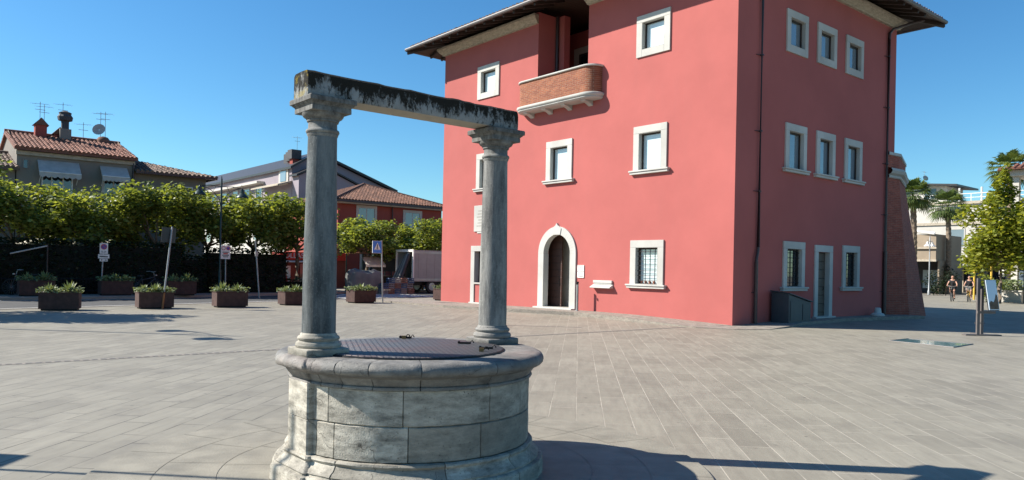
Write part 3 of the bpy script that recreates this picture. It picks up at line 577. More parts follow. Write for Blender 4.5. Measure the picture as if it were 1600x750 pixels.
# walled-up door left of the entrance: white surround down to the ground, window above
f = MB(); pr = -0.05
slabP(f, PA, 26.43, 26.69, 0.05, 2.36, pr, 0.01); slabP(f, PA, 24.94, 25.20, 0.05, 2.36, pr, 0.01); slabP(f, PA, 24.94, 26.69, 2.364, 2.6, pr, 0.01); slabP(f, PA, 25.20, 26.43, 0.93, 1.0, -0.06, 0.02); slabP(f, PA, 24.88, 26.76, 0.0, 0.13, -0.08, 0.01)
slabP(f, PA, 26.422, 26.433, 1.0, 2.36, pr, 0.24)
fo = f.build('window', 'white_stone', fort, bevel=0.006)
f = MB(); slabP(f, PA, 25.2, 26.43, 1.0, 2.36, 0.2, 0.21); f.build('pane', 'black_glass', fo)
f = MB()
for k in range(6): f.tube([PA(25.3+0.19*k, 1.0, 0.1), PA(25.3+0.19*k, 2.36, 0.1)], 0.011, 6)
f.build('grille', 'black_iron', fo)
# arched entrance
f = MB(); uc, ro, ri, zs, pr = 21.18, 1.05, 0.74, 2.24, -0.06
def archpt(a, r, d):
    z = zs + r*math.sin(a)
    return PA(uc + r*math.cos(a), z, d)
n = 24
for k in range(n):
    a, b_ = math.pi*k/n, math.pi*(k+1)/n
    f.hexa([archpt(a, ri, pr), archpt(a, ro, pr), archpt(a, ro, 0.01), archpt(a, ri, 0.2), archpt(b_, ri, pr), archpt(b_, ro, pr), archpt(b_, ro, 0.01), archpt(b_, ri, 0.2)])
for s_ in (1, -1):
    a, b_ = sorted((uc+s_*ri, uc+s_*ro)); slabP(f, PA, a, b_, 0.17, zs, pr, 0.01)
    a, b_ = sorted((uc+s_*ri, uc+s_*(ri-0.008))); slabP(f, PA, a, b_, 0.17, zs, pr, 0.21)
f.build('door_surround', 'white_stone', fort, bevel=0.006)
f = MB()       # keystone with a small pointed tip
ks = [(-0.2, 2.97), (0.2, 2.97), (0.25, 3.20), (0.14, 3.285), (0.06, 3.33), (0.0, 3.42), (-0.06, 3.33), (-0.14, 3.285), (-0.25, 3.20)]
i = f.add([PA(uc+x, z, -0.085) for x, z in ks] + [PA(uc+x, z, 0.0) for x, z in ks]); k9 = len(ks); f.face([i+k for k in range(k9)]); f.face([i+k9+k for k in range(k9)][::-1])
for k in range(k9): f.face((i+k, i+(k+1) % k9, i+k9+(k+1) % k9, i+k9+k))
f.build('keystone', 'white_stone', fort)
f = MB(); slabP(f, PA, 20.1, 22.26, 0.0, 0.172, -0.28, 0.3); f.build('door_step', 'white_stone', fort, bevel=0.01)
f = MB(); slabP(f, PA, 21.37, 22.66, 0.18, 2.985, 0.42, 0.48); dr = f.build('door', 'dark_door', fort)
f = MB(); f.tube([PA(21.46, 1.25, 0.41), PA(21.46, 1.1, 0.37), PA(21.46, 1.0, 0.41)], 0.012, 8); f.build('handle', 'black_iron', dr)
f = MB(); 
va, vb, vd = 20.42, 22.7, 0.8
f.quad(PA(va, 0.175, 0.22), PA(vb, 0.175, 0.22), PA(vb, 0.175, vd), PA(va, 0.175, vd)); f.quad(PA(va, 0.175, 0.22), PA(va, 3, 0.22), PA(va, 3, vd), PA(va, 0.175, vd)); f.quad(PA(vb, 0.175, 0.22), PA(vb, 3, 0.22), PA(vb, 3, vd), PA(vb, 0.175, vd)); f.quad(PA(21.925, 0.175, 0.225), PA(vb, 0.175, 0.225), PA(vb, 3, 0.225), PA(21.925, 3, 0.225))
f.quad(PA(va, 0.175, vd), PA(vb, 0.175, vd), PA(vb, 3, vd), PA(va, 3, vd)); f.quad(PA(va, 2.99, 0.22), PA(vb, 2.99, 0.22), PA(vb, 2.99, vd), PA(va, 2.99, vd)); f.build('vestibule', 'vestibule', fort)
f = MB()
random.seed(2)
for k in range(60): a_ = random.random()*6.28; f.quad(*[PA(20.95, 1.35, 0.6)+Vector((rnd(0.05), rnd(0.05), rnd(0.08))) + x for x in (Vector((0, 0, 0)), Vector((0.05*math.cos(a_), 0.05*math.sin(a_), 0.04)), Vector((0.12*math.cos(a_), 0.12*math.sin(a_), 0.02)), Vector((0.06*math.cos(a_), 0.06*math.sin(a_), -0.02)))])
f.tube([PA(20.95, 0.18, 0.6), PA(20.95, 1.3, 0.6)], 0.02, 6)
t_ = thing('entrance_plant', 'dark potted plant on a slim stand inside the arched entrance', 'plant', PA(20.95, 0.18, 0.6)); f.build('foliage', 'slate', t_, recalc=False)
f = MB(); f.lathe([(0.12, 0.18), (0.15, 0.40), (0.13, 0.40)], PA(20.95, 0, 0.6), 12); f.build('pot', 'slate', t_)
# side door
f = MB(); pr = -0.05
slabP(f, PB, 24.84, 25.06, 0.16, 2.42, pr, 0.01); slabP(f, PB, 25.86, 26.08, 0.16, 2.42, pr, 0.01); slabP(f, PB, 24.84, 26.08, 2.424, 2.66, pr, 0.01); slabP(f, PB, 24.78, 26.14, 0.06, 0.165, -0.16, 0.3)
slabP(f, PB, 25.852, 25.863, 0.16, 2.42, pr, 0.18); slabP(f, PB, 25.057, 25.068, 0.16, 2.42, pr, 0.18)
f.build('door_surround', 'white_stone', fort, bevel=0.006)
f = MB(); slabP(f, PB, 25.06, 25.86, 0.16, 2.42, 0.13, 0.19); dr = f.build('door', 'grey_door', fort)
f = MB(); f.tube([PB(25.7, 1.2, 0.12), PB(25.7, 1.15, 0.08), PB(25.7, 1.08, 0.12)], 0.012, 8); f.build('handle', 'black_iron', dr)
# cornice under the eaves
f = MB(); cp = [(0.0, 11.44), (0.10, 11.45), (0.11, 11.50), (0.15, 11.53), (0.22, 11.60), (0.27, 11.68), (0.30, 11.70), (0.30, 11.78), (0.0, 11.80)]
def cornice(pts_fn, u0, u1, m0, m1):
    rows = [[pts_fn(u0 - o*m0, z, -o), pts_fn(u1 + o*m1, z, -o)] for o, z in cp]; f.grid(rows)
    f.face([f.add([pts_fn(u0 - o*m0, z, -o) for o, z in cp])+k for k in range(len(cp))]); f.face([f.add([pts_fn(u1 + o*m1, z, -o) for o, z in cp])+k for k in range(len(cp))])
cornice(PA, QA0, 19.72, 1, 0.3); cornice(PA, 22.54, QA1, 0.3, 1); cornice(PB, T0, TB1, 1, 1); f.build('cornice', 'cream_trim', fort)
# roof: hipped, wide eaves, tiles on top, boards and rafters beneath
OV, ZE, SL = 1.28, 11.72, 0.34
def tiles(mb, o, e, s_, width, vmax, pitch=0.21, course=0.38, hgt=0.055, first=0.0):
    up = e.cross(s_).normalized()
    if up.z < 0: up = -up
    n = int(width/pitch)
    for k in range(n):
        u = (k+0.5)*width/n; vm = vmax(u); h = width/n/2
        if vm < 0.15: continue
        v = first
        while v < vm:
            v1 = min(v+course, vm); mb.tn = random.random(); c0 = o + e*(u+rnd(0.012)) + s_*(v-0.03+rnd(0.02)); c1 = o + e*u + s_*v1
            a = []
            for c, lift in ((c0, 0.03+rnd(0.008)), (c1, 0.0)): a.append([c + e*(h*x) + up*(lift + hgt*y) for x, y in ((-1.0, -0.25), (-0.72, 0.0), (-0.45, 0.72), (0, 1.0), (0.45, 0.72), (0.72, 0.0), (1.0, -0.25))])
            mb.grid(a); i = mb.add(a[0] + [c0 + e*(h*0.6) - up*0.02, c0 - e*(h*0.6) - up*0.02]); mb.face([i+j for j in range(9)])
            v = v1
    mb.tn = None
f = MB(); wA = QA1-QA0+2*OV; wB = TB1-T0+2*OV; half = wB/2
cs = 1/math.sqrt(1+SL*SL); sA = (DT + UP*SL)*cs; sB = (DQ + UP*SL)*cs
tiles(f, W(T0-OV, QA0-OV, ZE+0.10), DQ, sA, wA, lambda u: max(0, min(u, wA-u, half))/cs)
tiles(f, W(T0-OV, QA0-OV, ZE+0.10), DT, sB, wB, lambda u: max(0, min(u, wB-u))/cs)
ridge = [W(T0-OV+half, QA0-OV+half, ZE+0.1+half*SL), W(T0-OV+half, QA1+OV-half, ZE+0.1+half*SL)]
f.tn = 0.4; cr = [W(T0-OV, QA0-OV, ZE+0.06), W(TB1+OV, QA0-OV, ZE+0.06), W(TB1+OV, QA1+OV, ZE+0.06), W(T0-OV, QA1+OV, ZE+0.06)]
dz = UP*0.06
f.quad(cr[0], cr[3], ridge[1]-dz, ridge[0]-dz); f.face([f.add([cr[0], cr[1], ridge[0]-dz])+k for k in range(3)]); f.quad(cr[1], cr[2], ridge[1]-dz, ridge[0]-dz); f.face([f.add([cr[2], cr[3], ridge[1]-dz])+k for k in range(3)])
roof = f.build('roof', 'old_roof_tile', fort, recalc=False)
f = MB()
def eavepts(o): return [W(T0-o, QA0-o, ZE+(OV-o)*SL*0.9), W(TB1+o, QA0-o, ZE+(OV-o)*SL*0.9), W(TB1+o, QA1+o, ZE+(OV-o)*SL*0.9), W(T0-o, QA1+o, ZE+(OV-o)*SL*0.9)]
E0, E1 = eavepts(OV), eavepts(-0.6)
for k in range(4): f.quad(E0[k], E0[(k+1) % 4], E1[(k+1) % 4], E1[k])
for k in range(4):  # thin fascia
    a, b_ = E0[k], E0[(k+1) % 4]; f.quad(a-UP*0.02, b_-UP*0.02, b_+UP*0.09, a+UP*0.09)
i = f.add(E1); f.face((i, i+1, i+2, i+3))
f.build('eaves', 'eave_wood', roof, recalc=False)
f = MB(); gz = ZE+0.03; gc = [W(T0-OV-0.05, QA0-OV-0.05, gz), W(TB1+OV+0.05, QA0-OV-0.05, gz), W(TB1+OV+0.05, QA1+OV+0.05, gz), W(T0-OV-0.05, QA1+OV+0.05, gz)]
for k in range(4): f.tube([gc[k], gc[(k+1) % 4]], 0.075, 8)
f.build('gutter', 'stand_paint', roof, smooth=True)
f = MB()
def rafter(a, b_, w_=0.05, h=0.14):
    d = (b_-a).normalized(); s_ = d.cross(UP).normalized(); f.hexa([a-s_*w_-UP*h, a+s_*w_-UP*h, b_+s_*w_-UP*h, b_-s_*w_-UP*h, a-s_*w_-UP*0.003, a+s_*w_-UP*0.003, b_+s_*w_-UP*0.003, b_-s_*w_-UP*0.003])
zr = lambda o: ZE+(OV-o)*SL*0.9
q = QA0
while q < QA1+0.1: rafter(W(T0-OV+0.05, q, zr(OV-0.05)), W(T0+0.3, q, zr(-0.3))); q += 0.62
t = T0
while t < TB1+0.1: rafter(W(t, Q0-OV+0.05, zr(OV-0.05)), W(t, Q0+0.3, zr(-0.3))); rafter(W(t, QA1+OV-0.05, zr(OV-0.05)), W(t, QA1-0.3, zr(-0.3))); t += 0.62
for a, b_ in ((W(T0-OV, Q0-OV, zr(OV)), W(T0+0.2, Q0+0.2, zr(-0.2))), (W(TB1+OV, Q0-OV, zr(OV)), W(TB1-0.2, Q0+0.2, zr(-0.2))), (W(T0-OV, QA1+OV, zr(OV)), W(T0+0.2, QA1-0.2, zr(-0.2)))): rafter(a, b_, 0.07, 0.17)
f.build('rafters', 'dark_wood', roof)
# balcony with rounded ends
bal = MB(); uc, hl, pj = 21.16, 2.16, 0.50
def plan(o):          # outline from wall, round the front, back to wall
    pts = []
    r = 0.46+o; H = hl+o; D = pj+o
    pts.append((-H, 0.0))
    for k in range(9):
        a = math.pi - k*math.pi/16; pts.append((-H+r+r*math.cos(a), D-r+r*math.sin(a)))
    for k in range(9):
        a = math.pi/2 - k*math.pi/16; pts.append((H-r+r*math.cos(a), D-r+r*math.sin(a)))
    pts.append((H, 0.0)); return pts
def bring(mb, prof, close=True):
    rows = [[W(T0-v, uc+u, z) for u, v in plan(o)] for o, z in prof]; mb.grid(rows)
    if close: mb.face([mb.add(rows[0])+k for k in range(len(rows[0]))]); mb.face([mb.add(rows[-1])+k for k in range(len(rows[-1]))])
bring(bal, [(0.0, 8.10), (0.0, 9.04)], False); bring(bal, [(-0.2, 8.10), (-0.2, 9.04)], False)
balo = bal.build('balcony', 'balcony_brick', fort, smooth=True)
f = MB(); bring(f, [(-0.03, 7.86), (0.02, 7.88), (0.06, 7.92), (0.05, 7.95), (0.10, 7.985), (0.115, 8.03), (0.10, 8.075), (0.04, 8.10)]); f.build('slab', 'white_stone', balo, smooth=True)
f = MB(); rows = [[W(T0-v, uc+u, z) for u, v in plan(o)] for o, z in [(-0.22, 9.03), (0.05, 9.035), (0.065, 9.06), (0.05, 9.10), (-0.22, 9.105), (-0.22, 9.03)]]; f.grid(rows); f.build('coping', 'white_stone', balo, smooth=True)
for u in (-1.62, -0.54, 0.54, 1.62):
    f = MB(); pr = [(0.0, 7.88), (0.44, 7.88), (0.44, 7.84), (0.38, 7.80), (0.26, 7.79), (0.14, 7.75), (0.05, 7.70), (0.0, 7.68)]
    i = f.add([W(T0-v, uc+u-0.11, z) for v, z in pr] + [W(T0-v, uc+u+0.11, z) for v, z in pr]); k8 = len(pr); f.face([i+k for k in range(k8)]); f.face([i+k8+k for k in range(k8)][::-1])
    for k in range(k8): f.face((i+k, i+(k+1) % k8, i+k8+(k+1) % k8, i+k8+k))
    f.build('bracket', 'white_stone', balo, bevel=0.01)
# rain pipes on the shaded side and one in the loggia
f = MB(); q_ = Q0-0.08
f.tube([W(21.22, q_, 11.6), W(21.22, q_, 2.45), W(21.20, q_, 2.3), W(21.11, q_-0.02, 2.12), W(21.10, q_-0.02, 1.95)], 0.05, 10); f.tube([W(21.10, q_-0.02, 2.0), W(21.10, q_-0.02, 0.06)], 0.062, 10)
for z in (10.3, 8.5, 6.1, 4.2, 1.0): f.tube([W(21.22 if z > 2 else 21.1, q_, z), W(21.22 if z > 2 else 21.1, q_, z+0.04)], 0.066, 10); f.tube([W(21.0, q_+0.07, z+0.02), W(21.2, q_, z+0.02)], 0.012, 6)
f.build('rain_pipe', 'pipe_metal', fort, smooth=True)
f = MB(); f.tube([W(31.3, Q0-0.9, 11.72), W(31.05, Q0-0.62, 11.64), W(30.35, Q0-0.13, 11.33), W(30.17, q_, 11.15), W(30.14, q_, 10.9), W(30.14, q_, 2.6)], 0.055, 10); f.tube([W(30.14, q_, 2.6), W(30.14, q_, 0.06)], 0.075, 10)
for z in (10.2, 8.2, 6.0, 4.0, 1.0): f.tube([W(30.14, q_, z), W(30.14, q_, z+0.04)], 0.072, 10); f.tube([W(29.9, q_+0.07, z+0.02), W(30.12, q_, z+0.02)], 0.012, 6)
f.build('rain_pipe', 'pipe_metal', fort, smooth=True)
f = MB(); f.tube([W(T0+0.95, 22.44, 8.25), W(T0+0.95, 22.44, ZT)], 0.07, 10); f.build('rain_pipe', 'pipe_metal', fort, smooth=True)
# brick buttress at the far corner
f = MB(); base = [(30.25, 13.30), (31.07, 12.68), (33.5, 13.02), (36.6, 16.2), (36.6, 20), (30.3, 20)]; top = [(30.27, 13.28), (31.15, 13.22), (34.2, 14.25), (35.2, 17), (35.2, 20), (30.3, 20)]
rows = []
for k in range(9):
    s_ = k/8; rows.append([W(a[0]+(b_[0]-a[0])*s_, a[1]+(b_[1]-a[1])*s_, -0.05+5.55*s_) for a, b_ in zip(base, top)])
f.grid(rows)
tp = lambda o, z: [W(t_ + (o if k not in (0, 5) else 0), q_ - (o if k < 2 else o*0.4), z) for k, (t_, q_) in enumerate(top)]
f.grid([tp(0.0, 5.9), tp(0.0, 6.42)]); but = f.build('buttress', 'wall_brick', fort, recalc=False)
f = MB(); f.grid([tp(0.02, 5.5), tp(0.06, 5.53), tp(0.06, 5.6), tp(0.03, 5.62), tp(0.14, 5.68), tp(0.19, 5.78), tp(0.14, 5.88), tp(0.0, 5.92)]); f.grid([tp(0.0, 6.40), tp(0.05, 6.41), tp(0.05, 6.52), tp(-0.15, 6.58)]); i = f.add(tp(-0.15, 6.58)); f.face([i+k for k in range(6)])
f.build('stone_band', 'white_stone', but, recalc=False)

# ------------------------------------------------------------------ things on and by the fort
t_ = thing('wall_sign', 'small white two-part wall sign beside the arched door', 'sign', PA(19.88, 1.57, 0))
f = MB(); slabP(f, PA, 19.71, 20.05, 1.34, 1.81, -0.03, 0.0); f.build('panel', 'white_paint', t_, bevel=0.005)
f = MB()
for z0, z1, a, b_ in ((1.79, 1.80, 19.74, 20.02), (1.70, 1.72, 19.82, 19.94), (1.655, 1.665, 19.76, 20.0), (1.575, 1.59, 19.72, 20.04), (1.50, 1.51, 19.8, 19.94), (1.46, 1.47, 19.82, 19.9), (1.385, 1.405, 19.75, 20.0)): slabP(f, PA, a, b_, z0, z1, -0.033, -0.0305)
f.build('print', 'slate', t_)
t_ = thing('stone_shelf', 'long white stone inscription shelf on the pink wall right of the door', 'sign', PA(18.75, 1.12, 0))
f = MB(); slabP(f, PA, 18.28, 19.2, 1.17, 1.27, -0.07, 0); slabP(f, PA, 18.30, 19.18, 1.12, 1.17, -0.05, 0)
f.hexa([PA(18.25, 0.99, -0.2), PA(19.24, 0.99, -0.2), PA(19.24, 0.99, 0), PA(18.25, 0.99, 0), PA(18.25, 1.03, -0.2), PA(19.24, 1.03, -0.2), PA(19.24, 1.13, 0), PA(18.25, 1.13, 0)]); f.build('slab', 'white_stone', t_, bevel=0.012)
f = MB()
for a, b_ in ((18.38, 18.62), (18.7, 18.85), (18.92, 19.12)): f.hexa([PA(a, 1.065, -0.121), PA(b_, 1.065, -0.121), PA(b_, 1.065, -0.115), PA(a, 1.065, -0.115), PA(a, 1.075, -0.113), PA(b_, 1.075, -0.113), PA(b_, 1.075, -0.107), PA(a, 1.075, -0.107)])
f.build('lettering', 'kerb_stone', t_)
t_ = thing('metal_post', 'slim grey metal post with black cap standing by the arched door', 'post', W(19.55, 19.6, 0.12))
f = MB(); f.tube([W(19.55, 19.6, 0.12), W(19.55, 19.6, 1.14)], 0.045, 14); f.lathe([(0.09, 0.12), (0.09, 0.14), (0.05, 0.145)], W(19.55, 19.6, 0), 14); f.build('pole', 'steel', t_, smooth=True)
f = MB(); f.tube([W(19.55, 19.6, 1.14), W(19.55, 19.6, 1.20)], 0.048, 14); f.box(W(19.48, 19.55, 1.12), (0.03, 0.03, 0.025)); f.build('cap', 'black_iron', t_)
t_ = thing('wall_plaque', 'white marble plaque on the pink wall beside the right well column', 'plaque', PA(25.8, 3.8, 0))
f = MB(); slabP(f, PA, 25.15, 26.52, 3.22, 4.36, -0.045, 0); slabP(f, PA, 25.2, 26.3, 3.14, 3.22, -0.03, 0); f.build('panel', 'white_stone', t_, bevel=0.015)
f = MB()
for k in range(6): slabP(f, PA, 25.4+0.04*(k % 2), 26.3-0.05*(k % 3), 3.45+0.13*k, 3.48+0.13*k, -0.048, -0.0455)
f.build('lettering', 'kerb_stone', t_)
t_ = thing('utility_cabinet', 'dark grey cabinet with sloping top against the shaded wall', 'cabinet', W(22.75, 12.95, 0))
f = MB(); a = [(22.02, 1.02), (23.48, 0.80)]; 
f.hexa([W(22.0, 12.62, 0.06), W(23.35, 12.62, 0.06), W(23.35, 13.25, 0.06), W(22.0, 13.25, 0.06), W(22.0, 12.62, 1.0), W(23.35, 12.62, 0.72), W(23.35, 13.25, 0.80), W(22.0, 13.25, 1.06)]); f.build('body', 'cabinet_paint', t_, bevel=0.02)
f = MB(); f.hexa([W(21.96, 12.57, 1.0), W(23.40, 12.57, 0.715), W(23.40, 13.27, 0.80), W(21.96, 13.27, 1.065), W(21.96, 12.57, 1.035), W(23.40, 12.57, 0.75), W(23.40, 13.27, 0.835), W(21.96, 13.27, 1.10)]); f.build('lid', 'cabinet_paint', t_, bevel=0.01)
f = MB(); f.tq(22.08, 22.78, 12.605, 12.617, 0.14, 0.78); f.tq(22.82, 23.28, 12.605, 12.617, 0.14, 0.68); f.build('door', 'cabinet_paint', t_, bevel=0.004)
f = MB(); f.lathe([(0.24, 0.0), (0.25, 0.05), (0.20, 0.09), (0.13, 0.12), (0.11, 0.27), (0.085, 0.31), (0.0, 0.315)], W(28.9, 12.95, 0.12), 20, cap=False); tag(f.build('stone_bollard', 'white_stone', loc=W(28.9, 12.95, 0.12), smooth=True), 'short pale stone bollard with flared foot by the shaded wall', 'bollard')
# glass panel in the paving
t_ = thing('floor_window', 'greenish glass panel set flush into the paving', 'glass panel', W(19.75, 7.6, 0))
f = MB(); i = f.add([W(18.95, 6.75, 0.01), W(20.35, 6.83, 0.01), W(20.4, 8.35, 0.01), W(19.3, 8.35, 0.01)]); f.face((i, i+1, i+2, i+3)); f.build('pane', 'floor_glass', t_)
f = MB()
ps = [(18.95, 6.75), (20.35, 6.83), (20.4, 8.35), (19.3, 8.35)]
for a, b_ in zip(ps, ps[1:]+ps[:1]): f.tube([W(*a, 0.004), W(*b_, 0.004)], 0.018, 6)
f.build('frame', 'dark_metal', t_)
# info stand with a slanted glossy panel
t_ = thing('info_stand', 'steel info stand with tilted reflective panel on flat base plate', 'information board', W(23.9, 7.85, 0))
f = MB(); f.box(W(23.75, 7.75, 0.02), (0.50, 0.10, 0.018)); f.box(W(24.1, 7.9, 0.02), (0.12, 0.3, 0.016)); f.build('base_plate', 'stand_paint', t_)
P1 = Vector((13.10, 21.15, 0)); P2 = Vector((13.30, 21.3, 0))
f = MB(); f.box(P1+UP*0.81, (0.042, 0.03, 0.80)); f.build('post', 'stand_paint', t_, bevel=0.005)
f = MB(); f.box(P2+UP*0.66, (0.038, 0.03, 0.65)); f.build('post', 'stand_paint', t_, bevel=0.005)
f = MB(); f.box((P1+P2)/2+UP*0.35, (0.14, 0.012, 0.015)); f.build('crossbar', 'stand_paint', t_)
f = MB(); f.box(P1+Vector((0.2, -0.05, 0.66)), (0.25, 0.02, 0.035)); f.build('crossbar', 'stand_paint', t_)
c = Vector((13.38, 20.98, 1.15)); ex = Vector((0.93, 0.36, 0)).normalized(); ey = Vector((-0.10, 0.14, 1.0)).normalized(); ey = (ey - ex*ey.dot(ex)).normalized(); ez = ex.cross(ey)
f = MB(); f.box(c, (0.20, 0.42, 0.012), (ex, ey, ez)); pn = f.build('panel', 'mirror', t_, bevel=0.004)
f = MB(); pp = [(-0.17, -0.40), (0.18, -0.40), (0.18, -0.02), (0.12, 0.03), (0.07, -0.10), (0.0, -0.2), (-0.10, -0.16), (-0.17, -0.22)]; i = f.add([c + ex*x + ey*y + ez*0.014 for x, y in pp]); f.face([i+k for k in range(len(pp))]); f.build('painted_reflection', 'bark', pn, recalc=False)  # brown lower part of the panel's reflection, laid on as a coloured patch
f = MB(); f.box(c - ez*0.02, (0.215, 0.435, 0.008), (ex, ey, ez)); f.build('backing', 'dark_metal', pn)

# ------------------------------------------------------------------ planters with agaves
def agave(mb, c, r, n=26):
    for k in range(n):
        a = k*2.39996 + rnd(0.2); el = 0.25 + 1.15*(k/n) + rnd(0.12); L = r*(0.8+0.35*random.random()); w_ = 0.028 + 0.01*random.random()
        d = Vector((math.cos(a)*math.cos(el), math.sin(a)*math.cos(el), math.sin(el))); s_ = Vector((-math.sin(a), math.cos(a), 0)); tn = random.random()
        p0, p1, p2 = c + d*0.03, c + d*L*0.55, c + d*L - UP*L*0.08*math.cos(el)
        i = mb.add([p0-s_*w_*0.7, p0+s_*w_*0.7, p1+s_*w_, p1-s_*w_, p2]); mb.face((i, i+1, i+2, i+3), tn); mb.face((i+3, i+2, i+4), tn)
def scrub(mb, c, rx, ry, rz, n, size):
    for k in range(n):
        p = c + Vector((rnd(rx), rnd(ry), random.random()*rz)); leaf(mb, p, size, random.random())
def leaf(mb, p, size, tn, nrm=None):
    a, b_ = random.random()*6.283, rnd(0.9); u = Vector((math.cos(a), math.sin(a), rnd(0.5))).normalized()
    n_ = Vector((rnd(1), rnd(1), 0.35+random.random())) if nrm is None else nrm
    v = u.cross(n_.normalized()); v = v.normalized() if v.length > 1e-3 else Vector((0, 1, 0)); s_ = size*(0.65+0.7*random.random())
    i = mb.add([p - u*s_*0.5, p + v*s_*0.42, p + u*s_*0.55, p - v*s_*0.42]); mb.face((i, i+1, i+2, i+3), tn)
def make_planter(label, seed=1, ag=((-0.30, 0.34), (0.26, 0.40)), scr=420):
    random.seed(seed)
    t_ = thing('planter', label, 'planter', (0, 0, 0), 'rusty steel planters along the road')
    f = MB(); L, B, H = 0.56, 0.33, 0.56
    f.hexa([Vector(p) for p in ((-L, -B, 0.05), (L, -B, 0.05), (L, B, 0.05), (-L, B, 0.05), (-L, -B, H), (L, -B, H), (L, B, H), (-L, B, H))]); f.v = f.v
    f.build('box', 'corten', t_, local=True, bevel=0.006)
    f = MB(); r = 0.012
    for a, b_, c, d in ((-L-r, L+r, -B-r, -B+0.02), (-L-r, L+r, B-0.02, B+r), (-L-r, -L+0.02, -B, B), (L-0.02, L+r, -B, B)): f.box(((a+b_)/2, (c+d)/2, H), ((b_-a)/2, (d-c)/2, 0.016))
    f.build('rim', 'corten', t_, local=True)
    f = MB(); f.box((0, 0, H+0.008), (L-0.02, B-0.02, 0.012)); f.build('soil', 'soil', t_, local=True)
    f = MB(); f.box((0, 0, 0.025), (L-0.06, B-0.06, 0.026)); f.build('feet', 'black_iron', t_, local=True)
    for k, (x, ar) in enumerate(ag):
        f = MB(); agave(f, Vector((x, rnd(0.08), H+0.0)), ar, 44); f.build('agave', 'agave_leaf', t_, local=True, recalc=False)
    f = MB(); scrub(f, Vector((0, 0, H)), L+0.07, B+0.06, 0.17, scr, 0.07); f.build('low_plants', 'agave_leaf', t_, local=True, recalc=False)
    return t_
pl = make_planter('rusty planter with agaves, alone at the left end of the near row')
PSPOT = [(4.45, 27.98, 'rusty planter with agaves, alone at the left end of the near row', -0.3), (7.3, 28.02, 'rusty planter with agaves behind the leaning sign pole', -0.05), (9.9, 28.02, 'rusty planter between the leaning sign pole and the left well column', -0.05), (12.75, 28.8, 'rusty planter partly hidden by the left well column', 0.05), (16.2, 29.65, 'rusty planter beside the blue crossing sign', 0.1), (21.5, 30.75, 'rusty planter peeking out at the left edge of the pink fort', 0.15),
         (4.9, 36.3, 'rusty planter across the road behind the leftmost near planter', 0), (7.9, 36.5, 'rusty planter across the road under the no parking sign', 0), (10.5, 36.2, 'rusty planter across the road just right of the leaning sign pole', 0)]
pl2 = make_planter('', 5, ((-0.36, 0.30), (0.02, 0.36), (0.36, 0.27)), 620); used = []
for k, (t, q, lab, rz) in enumerate(PSPOT):
    z = 0.12 if q > 35 else 0.0
    if k == 0: pl.location = W(t, q, z); pl.rotation_euler = (0, 0, ANG+rz)
    elif k == 1: pl2.location = W(t, q, z); pl2.rotation_euler = (0, 0, ANG+rz); pl2['label'] = lab
    else: copy_tree(pl2 if k in (3, 4, 7) else pl, W(t, q, z), ANG+rz+(math.pi if k in (2, 4, 7) else 0), (1, 1, 0.94+0.04*(k % 3)) if k < 6 else 1.12, lab)

# ------------------------------------------------------------------ trees
def crown_cloud(mb, blobs, n, size, floor=None):
    """leaves through the volume of several uneven clumps, denser towards each clump's outside"""
    tot = sum(r[0]*r[1]*r[2] for _, r in blobs)
    for c, r in blobs:
        m_ = int(n*r[0]*r[1]*r[2]/tot)
        for k in range(m_):
            d = Vector((random.gauss(0, 1), random.gauss(0, 1), random.gauss(0, 1))).normalized()*(random.random()**0.45)
            p = c + Vector((d.x*r[0], d.y*r[1], d.z*r[2])) + Vector((rnd(0.1), rnd(0.1), rnd(0.1)))
            leaf(mb, p, size, random.random())
def limb(mb, a, b_, r0, r1, n=5, wob=0.08):
    pts = [a.lerp(b_, k/n) + Vector((rnd(wob), rnd(wob), 0))*(0 if k in (0, n) else 1) for k in range(n+1)]; mb.tube(pts, [r0+(r1-r0)*k/n for k in range(n+1)], 8)
def plane_tree(label, seed, w_, z0, z1, n=3000, size=0.19, group='pollarded plane trees along the street', mat='plane_leaf', nb=16, name='plane_tree'):
    st = random.getstate(); random.seed(seed)
    t_ = thing(name, label, 'tree', (0, 0, 0), group)
    f = MB(); limb(f, Vector((0, 0, -0.05)), Vector((0.03, 0, z0+0.1)), 0.13, 0.10); hub = Vector((0.03, 0, z0+0.1)); blobs = []
    for k in range(nb):
        a = k*2.4+rnd(0.3); rr = w_*(0.2+0.68*math.sqrt((k+0.5)/nb)); z = z0+0.45+(z1-z0-0.75)*random.random()
        c = Vector((rr*math.cos(a), rr*math.sin(a), z)); blobs.append((c, (w_*0.40*(0.8+0.5*random.random()), w_*0.40*(0.8+0.5*random.random()), (z1-z0)*0.24*(0.8+0.5*random.random()))))
        if k % 2 == 0: limb(f, hub, c, 0.06, 0.02, 4, 0.12)
    for k in range(7):     # shoots that stand up out of the top
        a = random.random()*6.28; rr = w_*random.random()*0.85; c = Vector((rr*math.cos(a), rr*math.sin(a), z1-0.1+rnd(0.22))); blobs.append((c, (0.25, 0.25, 0.42)))
    f.build('trunk', 'bark', t_, local=True, smooth=True)
    f = MB(); crown_cloud(f, blobs, n, size); f.build('crown', mat, t_, local=True, recalc=False)
    random.setstate(st); return t_
ORD = ['in front of the house with awnings, at the left picture edge', 'in front of the left awning', 'in front of the right awning, trunk behind the no parking sign', 'in front of the dark tiled grey house', 'just left of the double street lamp', 'just right of the double street lamp', 'partly hidden by the left well column']
TS = [(1.6, 40.6), (4.5, 40.3), (7.5, 40.4), (10.5, 40.2), (13.0, 40.4), (15.4, 40.2), (17.9, 40.2)]
protos = [plane_tree('', 11, 2.15, 2.2, 4.98, 7000, 0.19), plane_tree('', 12, 2.05, 2.15, 4.82, 6600, 0.19), plane_tree('', 13, 2.1, 2.05, 4.78, 6600, 0.19)]
